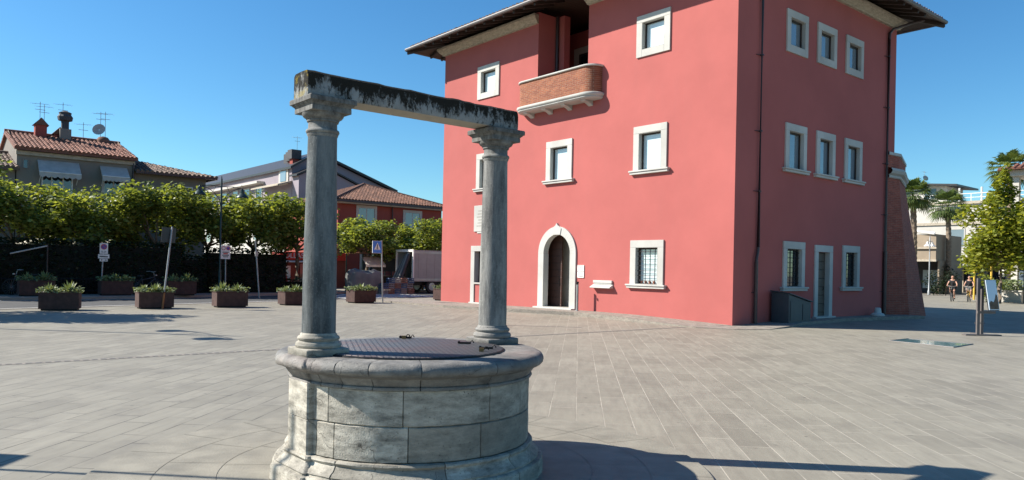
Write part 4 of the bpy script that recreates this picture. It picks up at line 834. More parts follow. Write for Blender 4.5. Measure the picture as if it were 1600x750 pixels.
for k, ((t, q), o) in enumerate(zip(TS, ORD)):
    lab = 'leafy pollarded plane tree ' + o
    if k < 3: tr = protos[k]; tr['label'] = lab; tr.location = W(t, q, 0.12); tr.rotation_euler = (0, 0, k*1.3)
    else: tr = copy_tree(protos[k % 3], W(t, q, 0.12), k*1.7+0.5, (1, 1, 1.0+0.04*(k % 3)), lab)
for t, q, z, lab in ((24.0, 43.2, 0.93, 'round plane tree in front of the red house, left of the crossing sign'), (27.9, 42.6, 0.95, 'plane tree behind the parked box truck')):
    copy_tree(protos[1], W(t, q, 0.0), 2.2+t, (1.0, 1.0, z), lab)
# a tree of the piazza just outside the view, its shadow lies on the paving
f_t = copy_tree(protos[0], Vector((-17.8, 21.9, 0)), 0.7, 0.95, 'plane tree standing on the piazza whose shade falls on the paving')
# trees to the right
big = plane_tree('tall yellow-green tree with airy crown beside the cyclists', 21, 2.15, 2.2, 6.5, 9500, 0.25, None, 'lime_leaf', 30, 'street_tree'); del_ = big
big.location = W(55.9, 17.25, 0)
tw = MB(); random.seed(5); crown_cloud(tw, [(Vector((0.1, 0.3, 6.9)), (0.9, 0.7, 0.6)), (Vector((0.35, 0.4, 8.0)), (0.5, 0.5, 0.65)), (Vector((-0.25, 0.0, 7.6)), (0.4, 0.4, 0.5)), (Vector((0.9, 0.3, 7.3)), (0.4, 0.5, 0.5)), (Vector((0.5, 0.3, 8.9)), (0.28, 0.3, 0.45))], 1100, 0.24); tw.build('top_spray', 'lime_leaf', big, local=True, recalc=False)
def palm(label, H, cr, seed, nf=44, group='fan palms on the far side of the piazza'):
    random.seed(seed); t_ = thing('fan_palm', label, 'palm tree', (0, 0, 0), group)
    f = MB(); pts = []; rr = []
    for k in range(40):
        z = H*k/39; pts.append(Vector((0.12*math.sin(z*0.4), 0.05*z*0.2, z))); rr.append((0.26-0.05*z/H)*(1.12 if k % 2 else 0.96))
    f.tube(pts, rr, 10); f.build('trunk', 'palm_bark', t_, local=True); top = pts[-1]
    f = MB()
    for k in range(nf):
        a = k*2.39996+rnd(0.2); el = 1.35 - 2.15*(k/nf)**0.85; L = cr*(0.42+0.12*random.random())
        d = Vector((math.cos(a)*math.cos(el), math.sin(a)*math.cos(el), math.sin(el))); s_ = Vector((-math.sin(a), math.cos(a), 0)); e = top + d*L; un = d.cross(s_)
        i = f.add([top-s_*0.02, top+s_*0.02, e+s_*0.015, e-s_*0.015]); tn = random.random(); f.face((i, i+1, i+2, i+3), tn)
        for j in range(15):
            th = (j-7)/7*1.35; b_ = (d*math.cos(th)+s_*math.sin(th)).normalized(); bl_ = cr*0.58*(1-0.25*abs(j-7)/7)*(0.9+0.2*random.random()); wv = b_.cross(un).normalized()*0.06
            m1 = e + b_*bl_*0.6; m2 = e + b_*bl_ - UP*bl_*(0.22+0.15*random.random()); i = f.add([e, m1+wv, m2, m1-wv]); f.face((i, i+1, i+2, i+3), min(1, max(0, tn+rnd(0.3))))
    f.build('crown', 'palm_leaf', t_, local=True, recalc=False)
    f = MB()
    for k in range(60):
        a = random.random()*6.28; z = H-0.1-random.random()*0.9; p = Vector((0.12*math.sin(H*0.4)+0.24*math.cos(a), 0.24*math.sin(a)+0.01*H, z)); q_ = p + Vector((0.25*math.cos(a), 0.25*math.sin(a), -0.45)); s_ = Vector((-math.sin(a), math.cos(a), 0))*0.06
        i = f.add([p-s_, p+s_, q_]); f.face((i, i+1, i+2))
    f.build('dry_skirt', 'palm_bark', t_, local=True, recalc=False); return t_
p1 = palm('fan palm in front of the white house with its trunk in full view', 8.7, 2.2, 3); p1.location = W(81.35, 29.7, 0)
p2 = palm('fan palm half hidden behind the brick buttress', 8.3, 1.9, 4); p2.location = W(65.0, 26.4, 0)
p3 = palm('tallest fan palm, beside the columned house at the right edge', 10.7, 1.9, 6); p3.location = W(71.2, 21.3, 0)

# ------------------------------------------------------------------ hedge, fence and the cafe garden behind it
random.seed(31)
def hedge(name, label, segs, n, size, mat='hedge_leaf'):
    t_ = thing(name, label, 'hedge', W(segs[0][0], segs[0][2], 0.1)); f = MB(); core = MB()
    for t0, t1, q0, q1, z0, z1 in segs:
        core.tq(t0+0.1, t1-0.1, q0+0.12, q1-0.12, z0, z1-0.15); vol = (t1-t0)*(z1-z0)
        for k in range(int(n*vol)):
            side = random.random(); t = t0+(t1-t0)*random.random(); z = z0+(z1-z0)*random.random()
            if side < 0.6: p = W(t, q0+rnd(0.12), z)
            elif side < 0.9: p = W(t, q0+(q1-q0)*random.random(), z1+rnd(0.12))
            else: p = W(t0 if random.random() < 0.5 else t1, q0+(q1-q0)*random.random(), z)
            leaf(f, p, size, random.random())
    core.build('stems', 'hedge_core', t_); f.build('foliage', mat, t_, recalc=False); return t_
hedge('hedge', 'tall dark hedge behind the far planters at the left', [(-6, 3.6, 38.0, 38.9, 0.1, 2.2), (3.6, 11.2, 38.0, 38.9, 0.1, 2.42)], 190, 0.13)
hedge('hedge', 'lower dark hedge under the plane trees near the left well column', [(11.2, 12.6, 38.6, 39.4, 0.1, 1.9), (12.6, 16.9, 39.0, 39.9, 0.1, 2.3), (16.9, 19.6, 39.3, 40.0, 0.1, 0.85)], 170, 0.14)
t_ = thing('iron_fence', 'low black iron railing in front of the tall hedge', 'fence', W(3, 37.6, 0.12))
f = MB()
for z in (0.28, 0.8): f.tube([W(-6, 37.6, z), W(11.8, 37.6, z)], 0.018, 6)
f.build('rail', 'black_iron', t_)
f = MB()
for k in range(150): f.tube([W(-6+0.12*k, 37.6, 0.13), W(-6+0.12*k, 37.6, 0.86)], 0.009, 4)
f.build('bars', 'black_iron', t_)
def parasol(label, t, q, z, r, slope=0.42, mat='canvas_white', group='cafe parasols behind the hedge'):
    t_ = thing('parasol', label, 'parasol', W(t, q, 0.1), group); c = W(t, q, 0); f = MB(); n = 8
    for k in range(n):
        a, b_ = 2*math.pi*k/n, 2*math.pi*(k+1)/n; pa, pb = Vector((math.cos(a), math.sin(a), 0))*r, Vector((math.cos(b_), math.sin(b_), 0))*r
        i = f.add([c+UP*(z+slope), c+pa+UP*z, c+pb+UP*z]); f.face((i, i+1, i+2)); f.quad(c+pa+UP*z, c+pb+UP*z, c+pb+UP*(z-0.16), c+pa+UP*(z-0.16))
    f.build('canopy', mat, t_, recalc=False)
    f = MB(); f.tube([c+UP*0.1, c+UP*(z+slope+0.06)], 0.03, 8); f.build('pole', 'steel', t_); return t_
parasol('pale parasol showing above the hedge left of the no parking sign', 6.2, 42.0, 2.36, 1.5)
parasol('pale parasol showing above the hedge right of the no parking sign', 9.3, 42.2, 2.40, 1.6)
f = MB()
for k in range(12):
    a = k*0.5236; f.quad(W(18.3, 43.2, 0.2)+Vector((math.cos(a)*0.42, math.sin(a)*0.42, 0.15)), W(18.3, 43.2, 0.2)+Vector((math.cos(a+0.5236)*0.42, math.sin(a+0.5236)*0.42, 0.15)), W(18.3, 43.2, 0)+Vector((math.cos(a+0.5236)*0.1, math.sin(a+0.5236)*0.1, 1.75)), W(18.3, 43.2, 0)+Vector((math.cos(a)*0.1, math.sin(a)*0.1, 1.75)))
t_ = thing('closed_parasol', 'bright red folded parasol beside the left well column', 'parasol', W(18.3, 43.2, 0.1)); f.build('canopy', 'bright_red', t_)
f = MB(); f.tube([W(18.3, 43.2, 0.1), W(18.3, 43.2, 1.9)], 0.03, 8); f.build('pole', 'steel', t_)
t_ = thing('awning_bar', 'pale folding awning arm sloping over the dark hedge', 'awning', W(4.6, 37.9, 1.8))
f = MB(); f.tube([W(4.15, 37.85, 1.85), W(5.5, 37.85, 2.22)], 0.03, 8); f.build('bar', 'canvas_grey', t_)
f = MB(); f.tube([W(5.5, 37.85, 0.12), W(5.5, 37.85, 2.3)], 0.03, 8); f.build('pole', 'dark_metal', t_)

# ------------------------------------------------------------------ street signs and lamps
def pole(par, a, b_, r=0.03, mat='galvanised'): f = MB(); f.tube([a, b_], r, 10); return f.build('pole', mat, par, smooth=True)
def flat(par, name, mat, c, hw, hh, ex=DT, d=0.012, out=0.0):
    f = MB(); f.box(c - DQ*out, (hw, hh, d), (ex, UP, DQ)); return f.build(name, mat, par)
def disc(par, name, mat, c, r, out, r0=0.0):
    f = MB(); n = 24; c = c - DQ*out
    for k in range(n):
        a, b_ = 2*math.pi*k/n, 2*math.pi*(k+1)/n; e = lambda x, rr: c + DT*(rr*math.cos(x)) + UP*(rr*math.sin(x)); f.quad(e(a, r0), e(a, r), e(b_, r), e(b_, r0))
    return f.build(name, mat, par, recalc=False)
def text(par, s_, c, size, mat, out, ext=0.002):
    cu = bpy.data.curves.new('lettering', 'FONT'); cu.body = s_; cu.size = size; cu.align_x = 'CENTER'; cu.align_y = 'CENTER'; cu.extrude = ext
    tmp = bpy.data.objects.new('lettering_curve', cu); COL.objects.link(tmp); bpy.context.view_layer.update()
    me = bpy.data.meshes.new_from_object(tmp.evaluated_get(bpy.context.evaluated_depsgraph_get())); bpy.data.objects.remove(tmp); bpy.data.curves.remove(cu)
    me.materials.clear(); me.materials.append(MATS[mat]); o = bpy.data.objects.new('lettering', me); COL.objects.link(o); o.parent = par
    me.transform(Matrix.Translation(c - DQ*out - WORLD[par.name]) @ Matrix(((*DT, 0), (*UP, 0), (*(-DQ), 0), (0, 0, 0, 1))).transposed()); return o
t_ = thing('no_parking_sign', 'no parking sign with two smaller white plates below it', 'road sign', W(7.5, 37.45, 0.12)); pole(t_, W(7.52, 37.47, 0.1), W(7.6, 37.47, 2.42))
b_ = flat(t_, 'plate', 'white_paint', W(7.6, 37.44, 2.17), 0.165, 0.235); disc(b_, 'red_ring', 'red_sign', W(7.6, 37.44, 2.25), 0.128, 0.014); disc(b_, 'blue_disc', 'navy_sign', W(7.6, 37.44, 2.25), 0.10, 0.016)
f = MB(); f.box(W(7.6, 37.422, 2.25), (0.10, 0.014, 0.002), ((DT-UP).normalized(), (DT+UP).normalized(), DQ)); f.build('slash', 'red_sign', b_); text(b_, '0-24', W(7.6, 37.44, 2.02), 0.11, 'black_paint', 0.016)
b_ = flat(t_, 'plate', 'white_paint', W(7.6, 37.44, 1.82), 0.225, 0.09); f = MB(); f.box(W(7.53, 37.425, 1.815), (0.10, 0.022, 0.002), (DT, UP, DQ)); f.build('tow_truck', 'black_paint', b_); f = MB(); f.box(W(7.70, 37.425, 1.805), (0.07, 0.022, 0.002), (DT, UP, DQ)); f.build('car', 'black_paint', b_)
b_ = flat(t_, 'plate', 'white_paint', W(7.6, 37.44, 1.655), 0.16, 0.06); f = MB(); f.box(W(7.52, 37.425, 1.66), (0.02, 0.03, 0.002), (DT, UP, DQ)); f.build('mark', 'black_paint', b_); f = MB(); f.box(W(7.68, 37.425, 1.655), (0.035, 0.018, 0.002), (DT, UP, DQ)); f.build('mark', 'black_paint', b_)
t_ = thing('leaning_sign', 'dark backed square sign on a leaning pole with rusty foot', 'road sign', W(7.45, 28.0, 0)); a = W(7.45, 27.62, 0); e = W(7.84, 28.05, 2.86)
f = MB(); f.tube([a.lerp(e, 0.2), e], 0.03, 10); f.build('pole', 'galvanised', t_, smooth=True); f = MB(); f.tube([a, a.lerp(e, 0.205)], 0.034, 10); f.build('foot', 'rust', t_, smooth=True)
f = MB(); f.box(W(7.74, 28.1, 2.57), (0.235, 0.26, 0.012), ((DT-UP*0.06).normalized(), (UP+DT*0.06).normalized(), DQ)); bo = f.build('panel', 'dark_metal', t_); f = MB(); f.box(W(7.80, 28.04, 2.5), (0.03, 0.05, 0.02), (DT, UP, DQ)); f.build('clamp', 'galvanised', t_)
t_ = thing('street_sign', 'pinkish white panel with two round no-entry symbols under the trees', 'road sign', W(12.8, 37.0, 0.12)); pole(t_, W(12.85, 37.02, 0.1), W(12.82, 37.02, 2.45))
b_ = flat(t_, 'plate', 'white_paint', W(12.81, 36.99, 2.16), 0.225, 0.33); disc(b_, 'red_ring', 'red_sign', W(12.71, 36.99, 2.35), 0.10, 0.014, 0.07); disc(b_, 'red_ring', 'red_sign', W(12.93, 36.99, 2.35), 0.10, 0.014, 0.0); disc(b_, 'blue_disc', 'navy_sign', W(12.93, 36.99, 2.35), 0.07, 0.016)
for k, (a, h) in enumerate(((0.15, 0.02), (0.11, 0.03), (0.16, 0.02), (0.12, 0.02))): f = MB(); f.box(W(12.81, 36.976, 2.16-0.075*k), (a, h, 0.002), (DT, UP, DQ)); f.build('print', 'red_sign' if k == 1 else 'slate', b_)
t_ = thing('bare_pole', 'slanting bare grey pole with small bracket before the dark hedge', 'pole', W(13.75, 35.0, 0)); f = MB(); f.tube([W(13.74, 35, 0.0), W(13.5, 35, 2.72)], 0.035, 10); f.build('pole', 'galvanised', t_, smooth=True)
f = MB(); f.box(W(13.55, 34.96, 2.1), (0.06, 0.12, 0.03), (DT, UP, DQ)); f.build('bracket', 'galvanised', t_)
t_ = thing('crossing_sign', 'blue pedestrian crossing sign on a grey pole', 'road sign', W(17.2, 29.55, 0)); pole(t_, W(17.26, 29.6, 0), W(17.14, 29.6, 2.78), 0.032)
b_ = flat(t_, 'plate', 'white_paint', W(16.92, 29.6, 2.475), 0.235, 0.275); flat(b_, 'blue_field', 'blue_sign', W(16.92, 29.6, 2.475), 0.222, 0.262, out=0.006)
f = MB(); i = f.add([W(16.92-0.15, 29.575, 2.38), W(16.92+0.15, 29.575, 2.38), W(16.92, 29.575, 2.67)]); f.face((i, i+1, i+2)); f.build('white_triangle', 'white_paint', b_, recalc=False)
f = MB(); o_ = W(16.92, 29.572, 2.38)
for p in ((0, 0.20, 0.018, 0.02), (0.0, 0.135, 0.022, 0.045), (-0.022, 0.05, 0.014, 0.045), (0.026, 0.05, 0.014, 0.045)): f.box(o_+DT*p[0]+UP*p[1], (p[2], p[3], 0.001), (DT, UP, DQ))
f.build('walking_figure', 'black_paint', b_)
f = MB(); 
for k in range(4): f.box(W(16.92-0.12+0.08*k, 29.572, 2.36), (0.025, 0.012, 0.001), (DT, UP, DQ))
f.build('stripes', 'white_paint', b_)
def street_lamp(label, base, ax, H, spread=1.05, mat='lamp_green', head='lamp_green', group=None):
    t_ = thing('street_lamp', label, 'street lamp', base, group); f = MB(); f.lathe([(0.13, 0), (0.13, 0.35), (0.085, 0.45), (0.075, 1.1), (0.055, 1.2), (0.045, H), (0.02, H+0.05), (0.03, H+0.10), (0.0, H+0.16)], base, 12, cap=False); f.build('pole', mat, t_, smooth=True)
    for s_ in (-1, 1):
        f = MB(); d = ax*s_; zt = H-0.38; f.tube([base+UP*zt, base+d*spread*0.5+UP*(zt+0.03), base+d*spread+UP*(zt-0.03)], 0.02, 6)
        f.tube([base+UP*(H-1.35)+d*0.04, base+UP*(H-1.0)+d*spread*0.10, base+UP*(H-0.7)+d*spread*0.32, base+UP*(H-0.5)+d*spread*0.62, base+UP*(zt-0.02)+d*spread*0.9], 0.016, 6)
        f.tube([base+UP*(H-0.62)+d*spread*0.38, base+UP*(zt+0.02)+d*spread*0.25], 0.012, 6); f.tube([base+UP*(zt+0.03)+d*(spread-0.12), base+UP*(zt+0.15)+d*(spread-0.05), base+UP*(zt+0.11)+d*(spread+0.03), base+UP*(zt)+d*spread], 0.012, 6)
        arm = f.build('arm', mat, t_, smooth=True)
        f = MB(); c = base+d*spread; f.lathe([(0.015, zt), (0.03, zt-0.05), (0.10, zt-0.10), (0.11, zt-0.26), (0.135, zt-0.28), (0.20, zt-0.34), (0.30, zt-0.44), (0.31, zt-0.47), (0.28, zt-0.46), (0.1, zt-0.36)], c, 16, cap=False); hd = f.build('lamp_shade', head, t_, smooth=True)
        f = MB(); f.lathe([(0.0, zt-0.50), (0.09, zt-0.46), (0.11, zt-0.38)], c, 12, cap=False); f.build('bulb', 'pale_glass', hd, smooth=True)
    return t_
street_lamp('dark double street lamp rising out of the plane trees', W(12.9, 38.0, 0.12), DT, 5.68)
street_lamp('dark double street lamp on the piazza casting two round shadows', Vector((-13.95, 17.55, 0)), Vector((0.68, -0.73, 0)), 5.9, 1.15)
street_lamp('pale double street lamp before the beige shop at the right', W(74.65, 28.8, 0), DT, 5.35, 0.55, 'galvanised', 'white_paint')
lb = W(57.9, 16.7, 0); t_ = thing('wall_lamp', 'green lamp shade hanging at the columned house by the right edge', 'lamp', lb+UP*5.2)
f = MB(); f.lathe([(0.02, 5.7), (0.06, 5.62), (0.16, 5.55), (0.30, 5.32), (0.31, 5.28), (0.1, 5.3)], lb, 14, cap=False); f.build('lamp_shade', 'green_plastic', t_, smooth=True); f = MB(); f.tube([lb+UP*5.68, lb+UP*6.0, lb+DT*0.5+UP*6.1, lb+DT*0.9+UP*6.0], 0.025, 6); f.tube([lb+DT*0.9, lb+DT*0.9+UP*6.1], 0.05, 8); f.build('arm', 'lamp_green', t_)
t_ = thing('paving_post', 'slim dark post behind the right well column, known by its shadow on the paving', 'post', W(13.2, 13.95, 0))
f = MB(); pc = Vector((-0.42, 21.55, 0)); f.tube([pc, pc+UP*1.72], 0.05, 10); f.build('pole', 'dark_metal', t_, smooth=True); f = MB(); f.lathe([(0.07, 1.72), (0.07, 1.78), (0.0, 1.82)], pc, 10, cap=False); f.build('cap', 'dark_metal', t_)
# slim post left of view, long shadow to the well; board added as shadow caster
t_ = thing('shadow_board_post', 'thin post left of the well, known by its shadow, with an added shadow-casting board', 'post', Vector((-7.0, 6.07, 0)))
f = MB(); f.tube([Vector((-7.0, 6.07, 0)), Vector((-7.0, 6.07, 4.6))], 0.024, 8); f.build('pole', 'steel', t_)
f = MB(); f.box(Vector((-7.0, 6.17, 1.9)), (0.02, 0.33, 0.42)); f.build('board', 'dark_metal', t_, bevel=0.1); f = MB(); f.tube([Vector((-7.0, 6.42, 0)), Vector((-7.0, 6.42, 1.9))], 0.024, 8); f.build('pole', 'steel', t_)  # board is added, sized for the silhouette it throws on the paving


# ------------------------------------------------------------------ houses across the street
random.seed(77)
def win_q(par, t0, t1, z0, z1, q, frame='white_stone', glass='dim_glass', fw=0.12, mull=True, dep=0.12, shutters=None):
    """a window in a wall that faces the piazza (-q)"""
    f = MB()
    for a, b_, c, d in ((t0-fw, t0, z0-fw, z1+fw), (t1, t1+fw, z0-fw, z1+fw), (t0, t1, z1, z1+fw), (t0, t1, z0-fw, z0)): f.tq(a, b_, q-0.05, q+dep, c, d)
    if mull: m_ = (t0+t1)/2; f.tq(m_-0.035, m_+0.035, q-0.02, q+dep, z0, z1)
    fo = f.build('window', frame, par); f = MB(); f.tq(t0, t1, q-0.012, q+0.02, z0, z1); f.build('pane', glass, fo)
    if shutters:
        for a, b_ in ((t0-fw-0.62, t0-fw), (t1+fw, t1+fw+0.62)):
            if shutters == 'left' and a > t0: continue
            f = MB(); f.tq(a, b_, q-0.09, q-0.03, z0-0.05, z1+0.05); f.build('shutter', 'dark_wood', fo)
    return fo
def win_t(par, q0, q1, z0, z1, t, frame='white_stone', glass='dim_glass', fw=0.1):
    """a window in a wall that faces -t (the sunlit side)"""
    f = MB()
    for a, b_, c, d in ((q0-fw, q0, z0-fw, z1+fw), (q1, q1+fw, z0-fw, z1+fw), (q0, q1, z1, z1+fw), (q0, q1, z0-fw, z0)): f.tq(t-0.05, t+0.1, a, b_, c, d)
    fo = f.build('window', frame, par); f = MB(); f.tq(t-0.012, t+0.02, q0, q1, z0, z1); f.build('pane', glass, fo); return fo
def roof_gable(par, t0, t1, q0, q1, ze, zr, mat, ov=0.45, ovt=0.25, under=True):
    """roof with its ridge along t; both slopes tiled"""
    qm = (q0+q1)/2; f = MB(); L = math.hypot(qm-q0+ov, zr-ze); s1 = (DQ*(qm-q0+ov) + UP*(zr-ze)).normalized(); s2 = (-DQ*(q1-qm+ov) + UP*(zr-ze)).normalized()
    tiles(f, W(t0-ovt, q0-ov, ze+0.05), DT, s1, t1-t0+2*ovt, lambda u: L); tiles(f, W(t0-ovt, q1+ov, ze+0.05), DT, s2, t1-t0+2*ovt, lambda u: L, 0.5)
    f.tn = 0.3; a = [(q0-ov, ze), (qm, zr), (q1+ov, ze)]
    for (qa, za), (qb, zb) in zip(a, a[1:]):
        f.hexa([W(t0-ovt, qa, za-0.1), W(t1+ovt, qa, za-0.1), W(t1+ovt, qb, zb-0.1), W(t0-ovt, qb, zb-0.1), W(t0-ovt, qa, za+0.04), W(t1+ovt, qa, za+0.04), W(t1+ovt, qb, zb+0.04), W(t0-ovt, qb, zb+0.04)])
    f.tube([W(t0-ovt, qm, zr+0.07), W(t1+ovt, qm, zr+0.07)], 0.13, 8); return f.build('roof', mat, par, recalc=False)
def gable_walls(par, t0, t1, q0, q1, ze, zr, mat, name='wall'):
    qm = (q0+q1)/2; f = MB(); f.quad(W(t0, q0, 0), W(t1, q0, 0), W(t1, q0, ze), W(t0, q0, ze)); f.quad(W(t0, q1, 0), W(t1, q1, 0), W(t1, q1, ze), W(t0, q1, ze))
    for t in (t0, t1): i = f.add([W(t, q0, 0), W(t, q1, 0), W(t, q1, ze), W(t, qm, zr-0.1), W(t, q0, ze)]); f.face([i+k for k in range(5)])
    return f.build(name, mat, par)
def antenna(par, base, h, n=5, dish=False):
    f = MB(); f.tube([base, base+UP*h], 0.016, 6); f.tube([base+UP*(h-0.15)-DT*0.4, base+UP*(h-0.1)+DT*0.4], 0.009, 5)
    for k in range(n): p = base+UP*(h-0.13)+DT*(-0.45+0.9*k/(n-1)); f.tube([p-DQ*0.2, p+DQ*0.2], 0.006, 4)
    f.tube([base+UP*(h-0.45)-DT*0.25, base+UP*(h-0.45)+DT*0.25], 0.012, 4)
    o = f.build('aerial', 'steel', par)
    if dish:
        f = MB(); c = base+UP*(h*0.42)-DT*0.1-DQ*0.15; n_ = (-DQ-DT*0.6+UP*0.4).normalized(); u = n_.cross(UP).normalized(); v = u.cross(n_); rows = []
        for r in (0.02, 0.2, 0.36): rows.append([c + n_*(r*r*0.6) + (u*math.cos(2*math.pi*k/14)+v*math.sin(2*math.pi*k/14))*r for k in range(15)])
        f.grid(rows); f.build('dish', 'canvas_grey', par, smooth=True)
    return o
def awning(par, t0, t1, q, zt, zb, out):
    f = MB(); n = 14; f.quad(W(t0, q-0.04, zt), W(t1, q-0.04, zt), W(t1, q-out, zb), W(t0, q-out, zb))
    rows = [[W(t0+(t1-t0)*k/(n*2), q-out, zb) for k in range(2*n+1)], [W(t0+(t1-t0)*k/(n*2), q-out-0.02, zb-0.20-0.09*abs(math.sin(k*math.pi/4))) for k in range(2*n+1)]]; f.grid(rows)
    for t in (t0, t1): i = f.add([W(t, q-0.04, zt), W(t, q-out, zb), W(t, q-out, zb-0.2)]); f.face((i, i+1, i+2))
    a = f.build('awning', 'canvas_grey', par, recalc=False); f = MB(); f.tube([W(t0, q-out, zb), W(t1, q-out, zb)], 0.03, 6)
    for t in (t0+0.1, t1-0.1): f.tube([W(t, q, zb-0.5), W(t, q-out, zb)], 0.018, 5)
    f.build('awning_frame', 'white_paint', a)
# grey house with awnings
h = thing('grey_house', 'grey two-storey house with red tiled roof and two pale awnings', 'house', W(8, 50, 0))
gable_walls(h, 5.25, 10.75, 46, 54.0, 7.28, 8.95, 'grey_render'); rf = roof_gable(h, 5.25, 10.75, 46, 54.0, 7.32, 8.62, 'roof_tile', 0.35, 0.15)
f = MB(); f.tq(5.2, 10.8, 45.86, 45.995, 7.0, 7.2); f.build('frieze', 'cream_trim', h)
awning(h, 6.15, 8.05, 46, 6.82, 6.15, 0.8); awning(h, 9.05, 10.4, 46, 6.8, 6.2, 0.8)
f = MB(); f.tq(6.35, 7.75, 45.985, 46.0, 4.2, 6.1); lo = f.build('balcony_door', 'black_glass', h); 
for t in (6.35, 6.78, 7.30, 7.72): f = MB(); f.tq(t, t+0.06, 45.94, 45.984, 4.2, 6.1); f.build('door_frame', 'white_paint', lo)
win_q(h, 9.3, 10.2, 4.6, 6.0, 46, 'white_stone', 'black_glass')
win_q(h, 5.55, 5.72, 6.35, 6.75, 46, 'grey_render', 'black_glass', 0.05, False)
f = MB(); f.tube([W(10.72, 45.9, 7.1), W(10.72, 45.9, 0.1)], 0.06, 8); f.build('rain_pipe', 'pipe_metal', h, smooth=True)
def chimney(par, t, q, z, kind):
    f = MB(); f.tq(t-0.28, t+0.28, q-0.28, q+0.28, z-1.0, z+0.55); c = f.build('chimney', 'red_render' if kind == 1 else 'grey_render', par)
    f = MB()
    if kind == 1:
        i = f.add([W(t-0.38, q-0.36, z+0.5), W(t+0.38, q-0.36, z+0.5), W(t+0.38, q+0.36, z+0.5), W(t-0.38, q+0.36, z+0.5), W(t, q-0.36, z+0.92), W(t, q+0.36, z+0.92)])
        for q_ in ((0, 1, 4), (2, 3, 5), (1, 2, 5, 4), (3, 0, 4, 5), (0, 3, 2, 1)): f.face([i+k for k in q_])
        f.build('cap', 'brown_roof_tile', c)
    else:
        f.lathe([(0.2, z+0.5), (0.2, z+1.0), (0.36, z+1.05), (0.40, z+1.25), (0.30, z+1.4), (0.33, z+1.5), (0.1, z+1.6)], W(t, q, 0), 10, cap=False); f.build('cap', 'slate', c)
chimney(h, 6.75, 49.6, 8.65, 1); chimney(h, 7.95, 49.6, 8.55, 2); chimney(h, 7.72, 50.0, 8.3, 1)
antenna(h, W(6.72, 49.6, 9.2), 1.3); antenna(h, W(6.95, 49.8, 8.7), 1.7); antenna(h, W(7.9, 50, 9.6), 1.1); antenna(h, W(8.95, 50, 8.5), 1.2); antenna(h, W(9.85, 50, 8.55), 1.9, 5, True); antenna(h, W(10.1, 50, 8.5), 2.0, 3)
f = MB(); f.lathe([(0.42, 8.55), (0.40, 8.75), (0.25, 8.95), (0.0, 9.02)], W(10.0, 50, 0), 12, cap=False); f.build('roof_vent', 'brown_roof_tile', h, smooth=True)
# lower wing at its left
h = thing('low_house', 'low house end with tiled roof at the left picture edge', 'house', W(3, 50, 0))
gable_walls(h, -3, 5.2, 46.05, 53, 6.2, 7.5, 'grey_render'); roof_gable(h, -3, 5.15, 46.05, 53, 6.25, 7.35, 'old_roof_tile', 0.45, 0.2); win_q(h, 2.0, 3.0, 4.2, 5.6, 46.05)
# darker tiled wing at the right
h = thing('grey_annex', 'grey house wing with dark weathered tiles and one shuttered window', 'house', W(13, 49, 0))
f = MB(); f.tq(10.8, 14.75, 46.2, 53, 0, 6.75); f.build('wall', 'grey_render', h)
f = MB(); wd = 15.25-10.7; sl = 0.26; cs2 = 1/math.sqrt(1+sl*sl)
tiles(f, W(10.75, 45.65, 6.68), DT, (DQ+UP*sl)*cs2, wd, lambda u: min(3.9, (wd-u)*1.0+0.05)/cs2*0.98, 0.25, 0.4, 0.09); tiles(f, W(15.25, 45.65, 6.68), DQ, (-DT+UP*sl)*cs2, 7.5, lambda u: min(u, 3.9)/cs2, 0.25, 0.4, 0.09)
f.tn = 0.2; f.face([f.add([W(10.75, 45.65, 6.64), W(15.25, 45.65, 6.64), W(11.35, 49.55, 7.64), W(10.75, 49.55, 7.64)])+k for k in range(4)]); f.face([f.add([W(15.25, 45.65, 6.64), W(15.25, 53.2, 6.64), W(11.35, 49.55, 7.64)])+k for k in range(3)])
f.build('roof', 'old_roof_tile', h, recalc=False); f = MB(); f.tq(10.8, 15.25, 45.62, 45.70, 6.56, 6.66); f.tq(15.19, 15.27, 45.7, 53, 6.56, 6.66); f.build('gutter', 'pipe_metal', h)
win_q(h, 13.05, 13.95, 4.9, 6.0, 46.2, 'white_paint', 'black_glass', 0.06, True, shutters='left')
# lilac and white apartment house
h = thing('lilac_apartment_house', 'large lilac and white apartment house with dark gable roof and chimneys', 'apartment building', W(31, 70, 0))
t0, t1, q0, q1 = 27.0, 36.8, 62.0, 92.0; za, zb, zp, tp_ = 10.0, 8.75, 11.35, 29.2
f = MB(); i = f.add([W(t0, q0, 0), W(t1, q0, 0), W(t1, q0, zb), W(tp_, q0, zp), W(t0, q0, za)]); f.face([i+k for k in range(5)]); f.build('gable_wall', 'lilac_render', h)
f = MB(); f.quad(W(t0, q0, 0), W(t0, q1, 0), W(t0, q1, 7.0), W(t0, q0, 7.0)); f.build('side_wall', 'white_render', h); f = MB(); f.quad(W(t0-0.02, q0-0.02, 7.0), W(t0-0.02, 66.0, 7.0), W(t0-0.02, 66.0, za), W(t0-0.02, q0-0.02, za)); f.quad(W(t0, 66, 7), W(t0, q1, 7), W(t0, q1, za), W(t0, 66, za)); f.build('upper_wall', 'lilac_render', h)
f = MB(); f.quad(W(t1, q0, 0), W(t1, q1, 0), W(t1, q1, zb), W(t1, q0, zb)); f.quad(W(t0, q1, 0), W(t1, q1, 0), W(t1, q1, zp), W(t0, q1, zp)); f.build('rear_wall', 'lilac_render', h)
f = MB()
for (ta, zza), (tb, zzb) in (((t0-0.3, za-0.14), (tp_, zp+0.05)), ((tp_, zp+0.05), (t1+0.5, zb-0.1))):
    f.hexa([W(ta, q0-0.4, zza), W(tb, q0-0.4, zzb), W(tb, q1, zzb), W(ta, q1, zza), W(ta, q0-0.4, zza+0.2), W(tb, q0-0.4, zzb+0.2), W(tb, q1, zzb+0.2), W(ta, q1, zza+0.2)])
rf = f.build('roof', 'dark_metal', h)
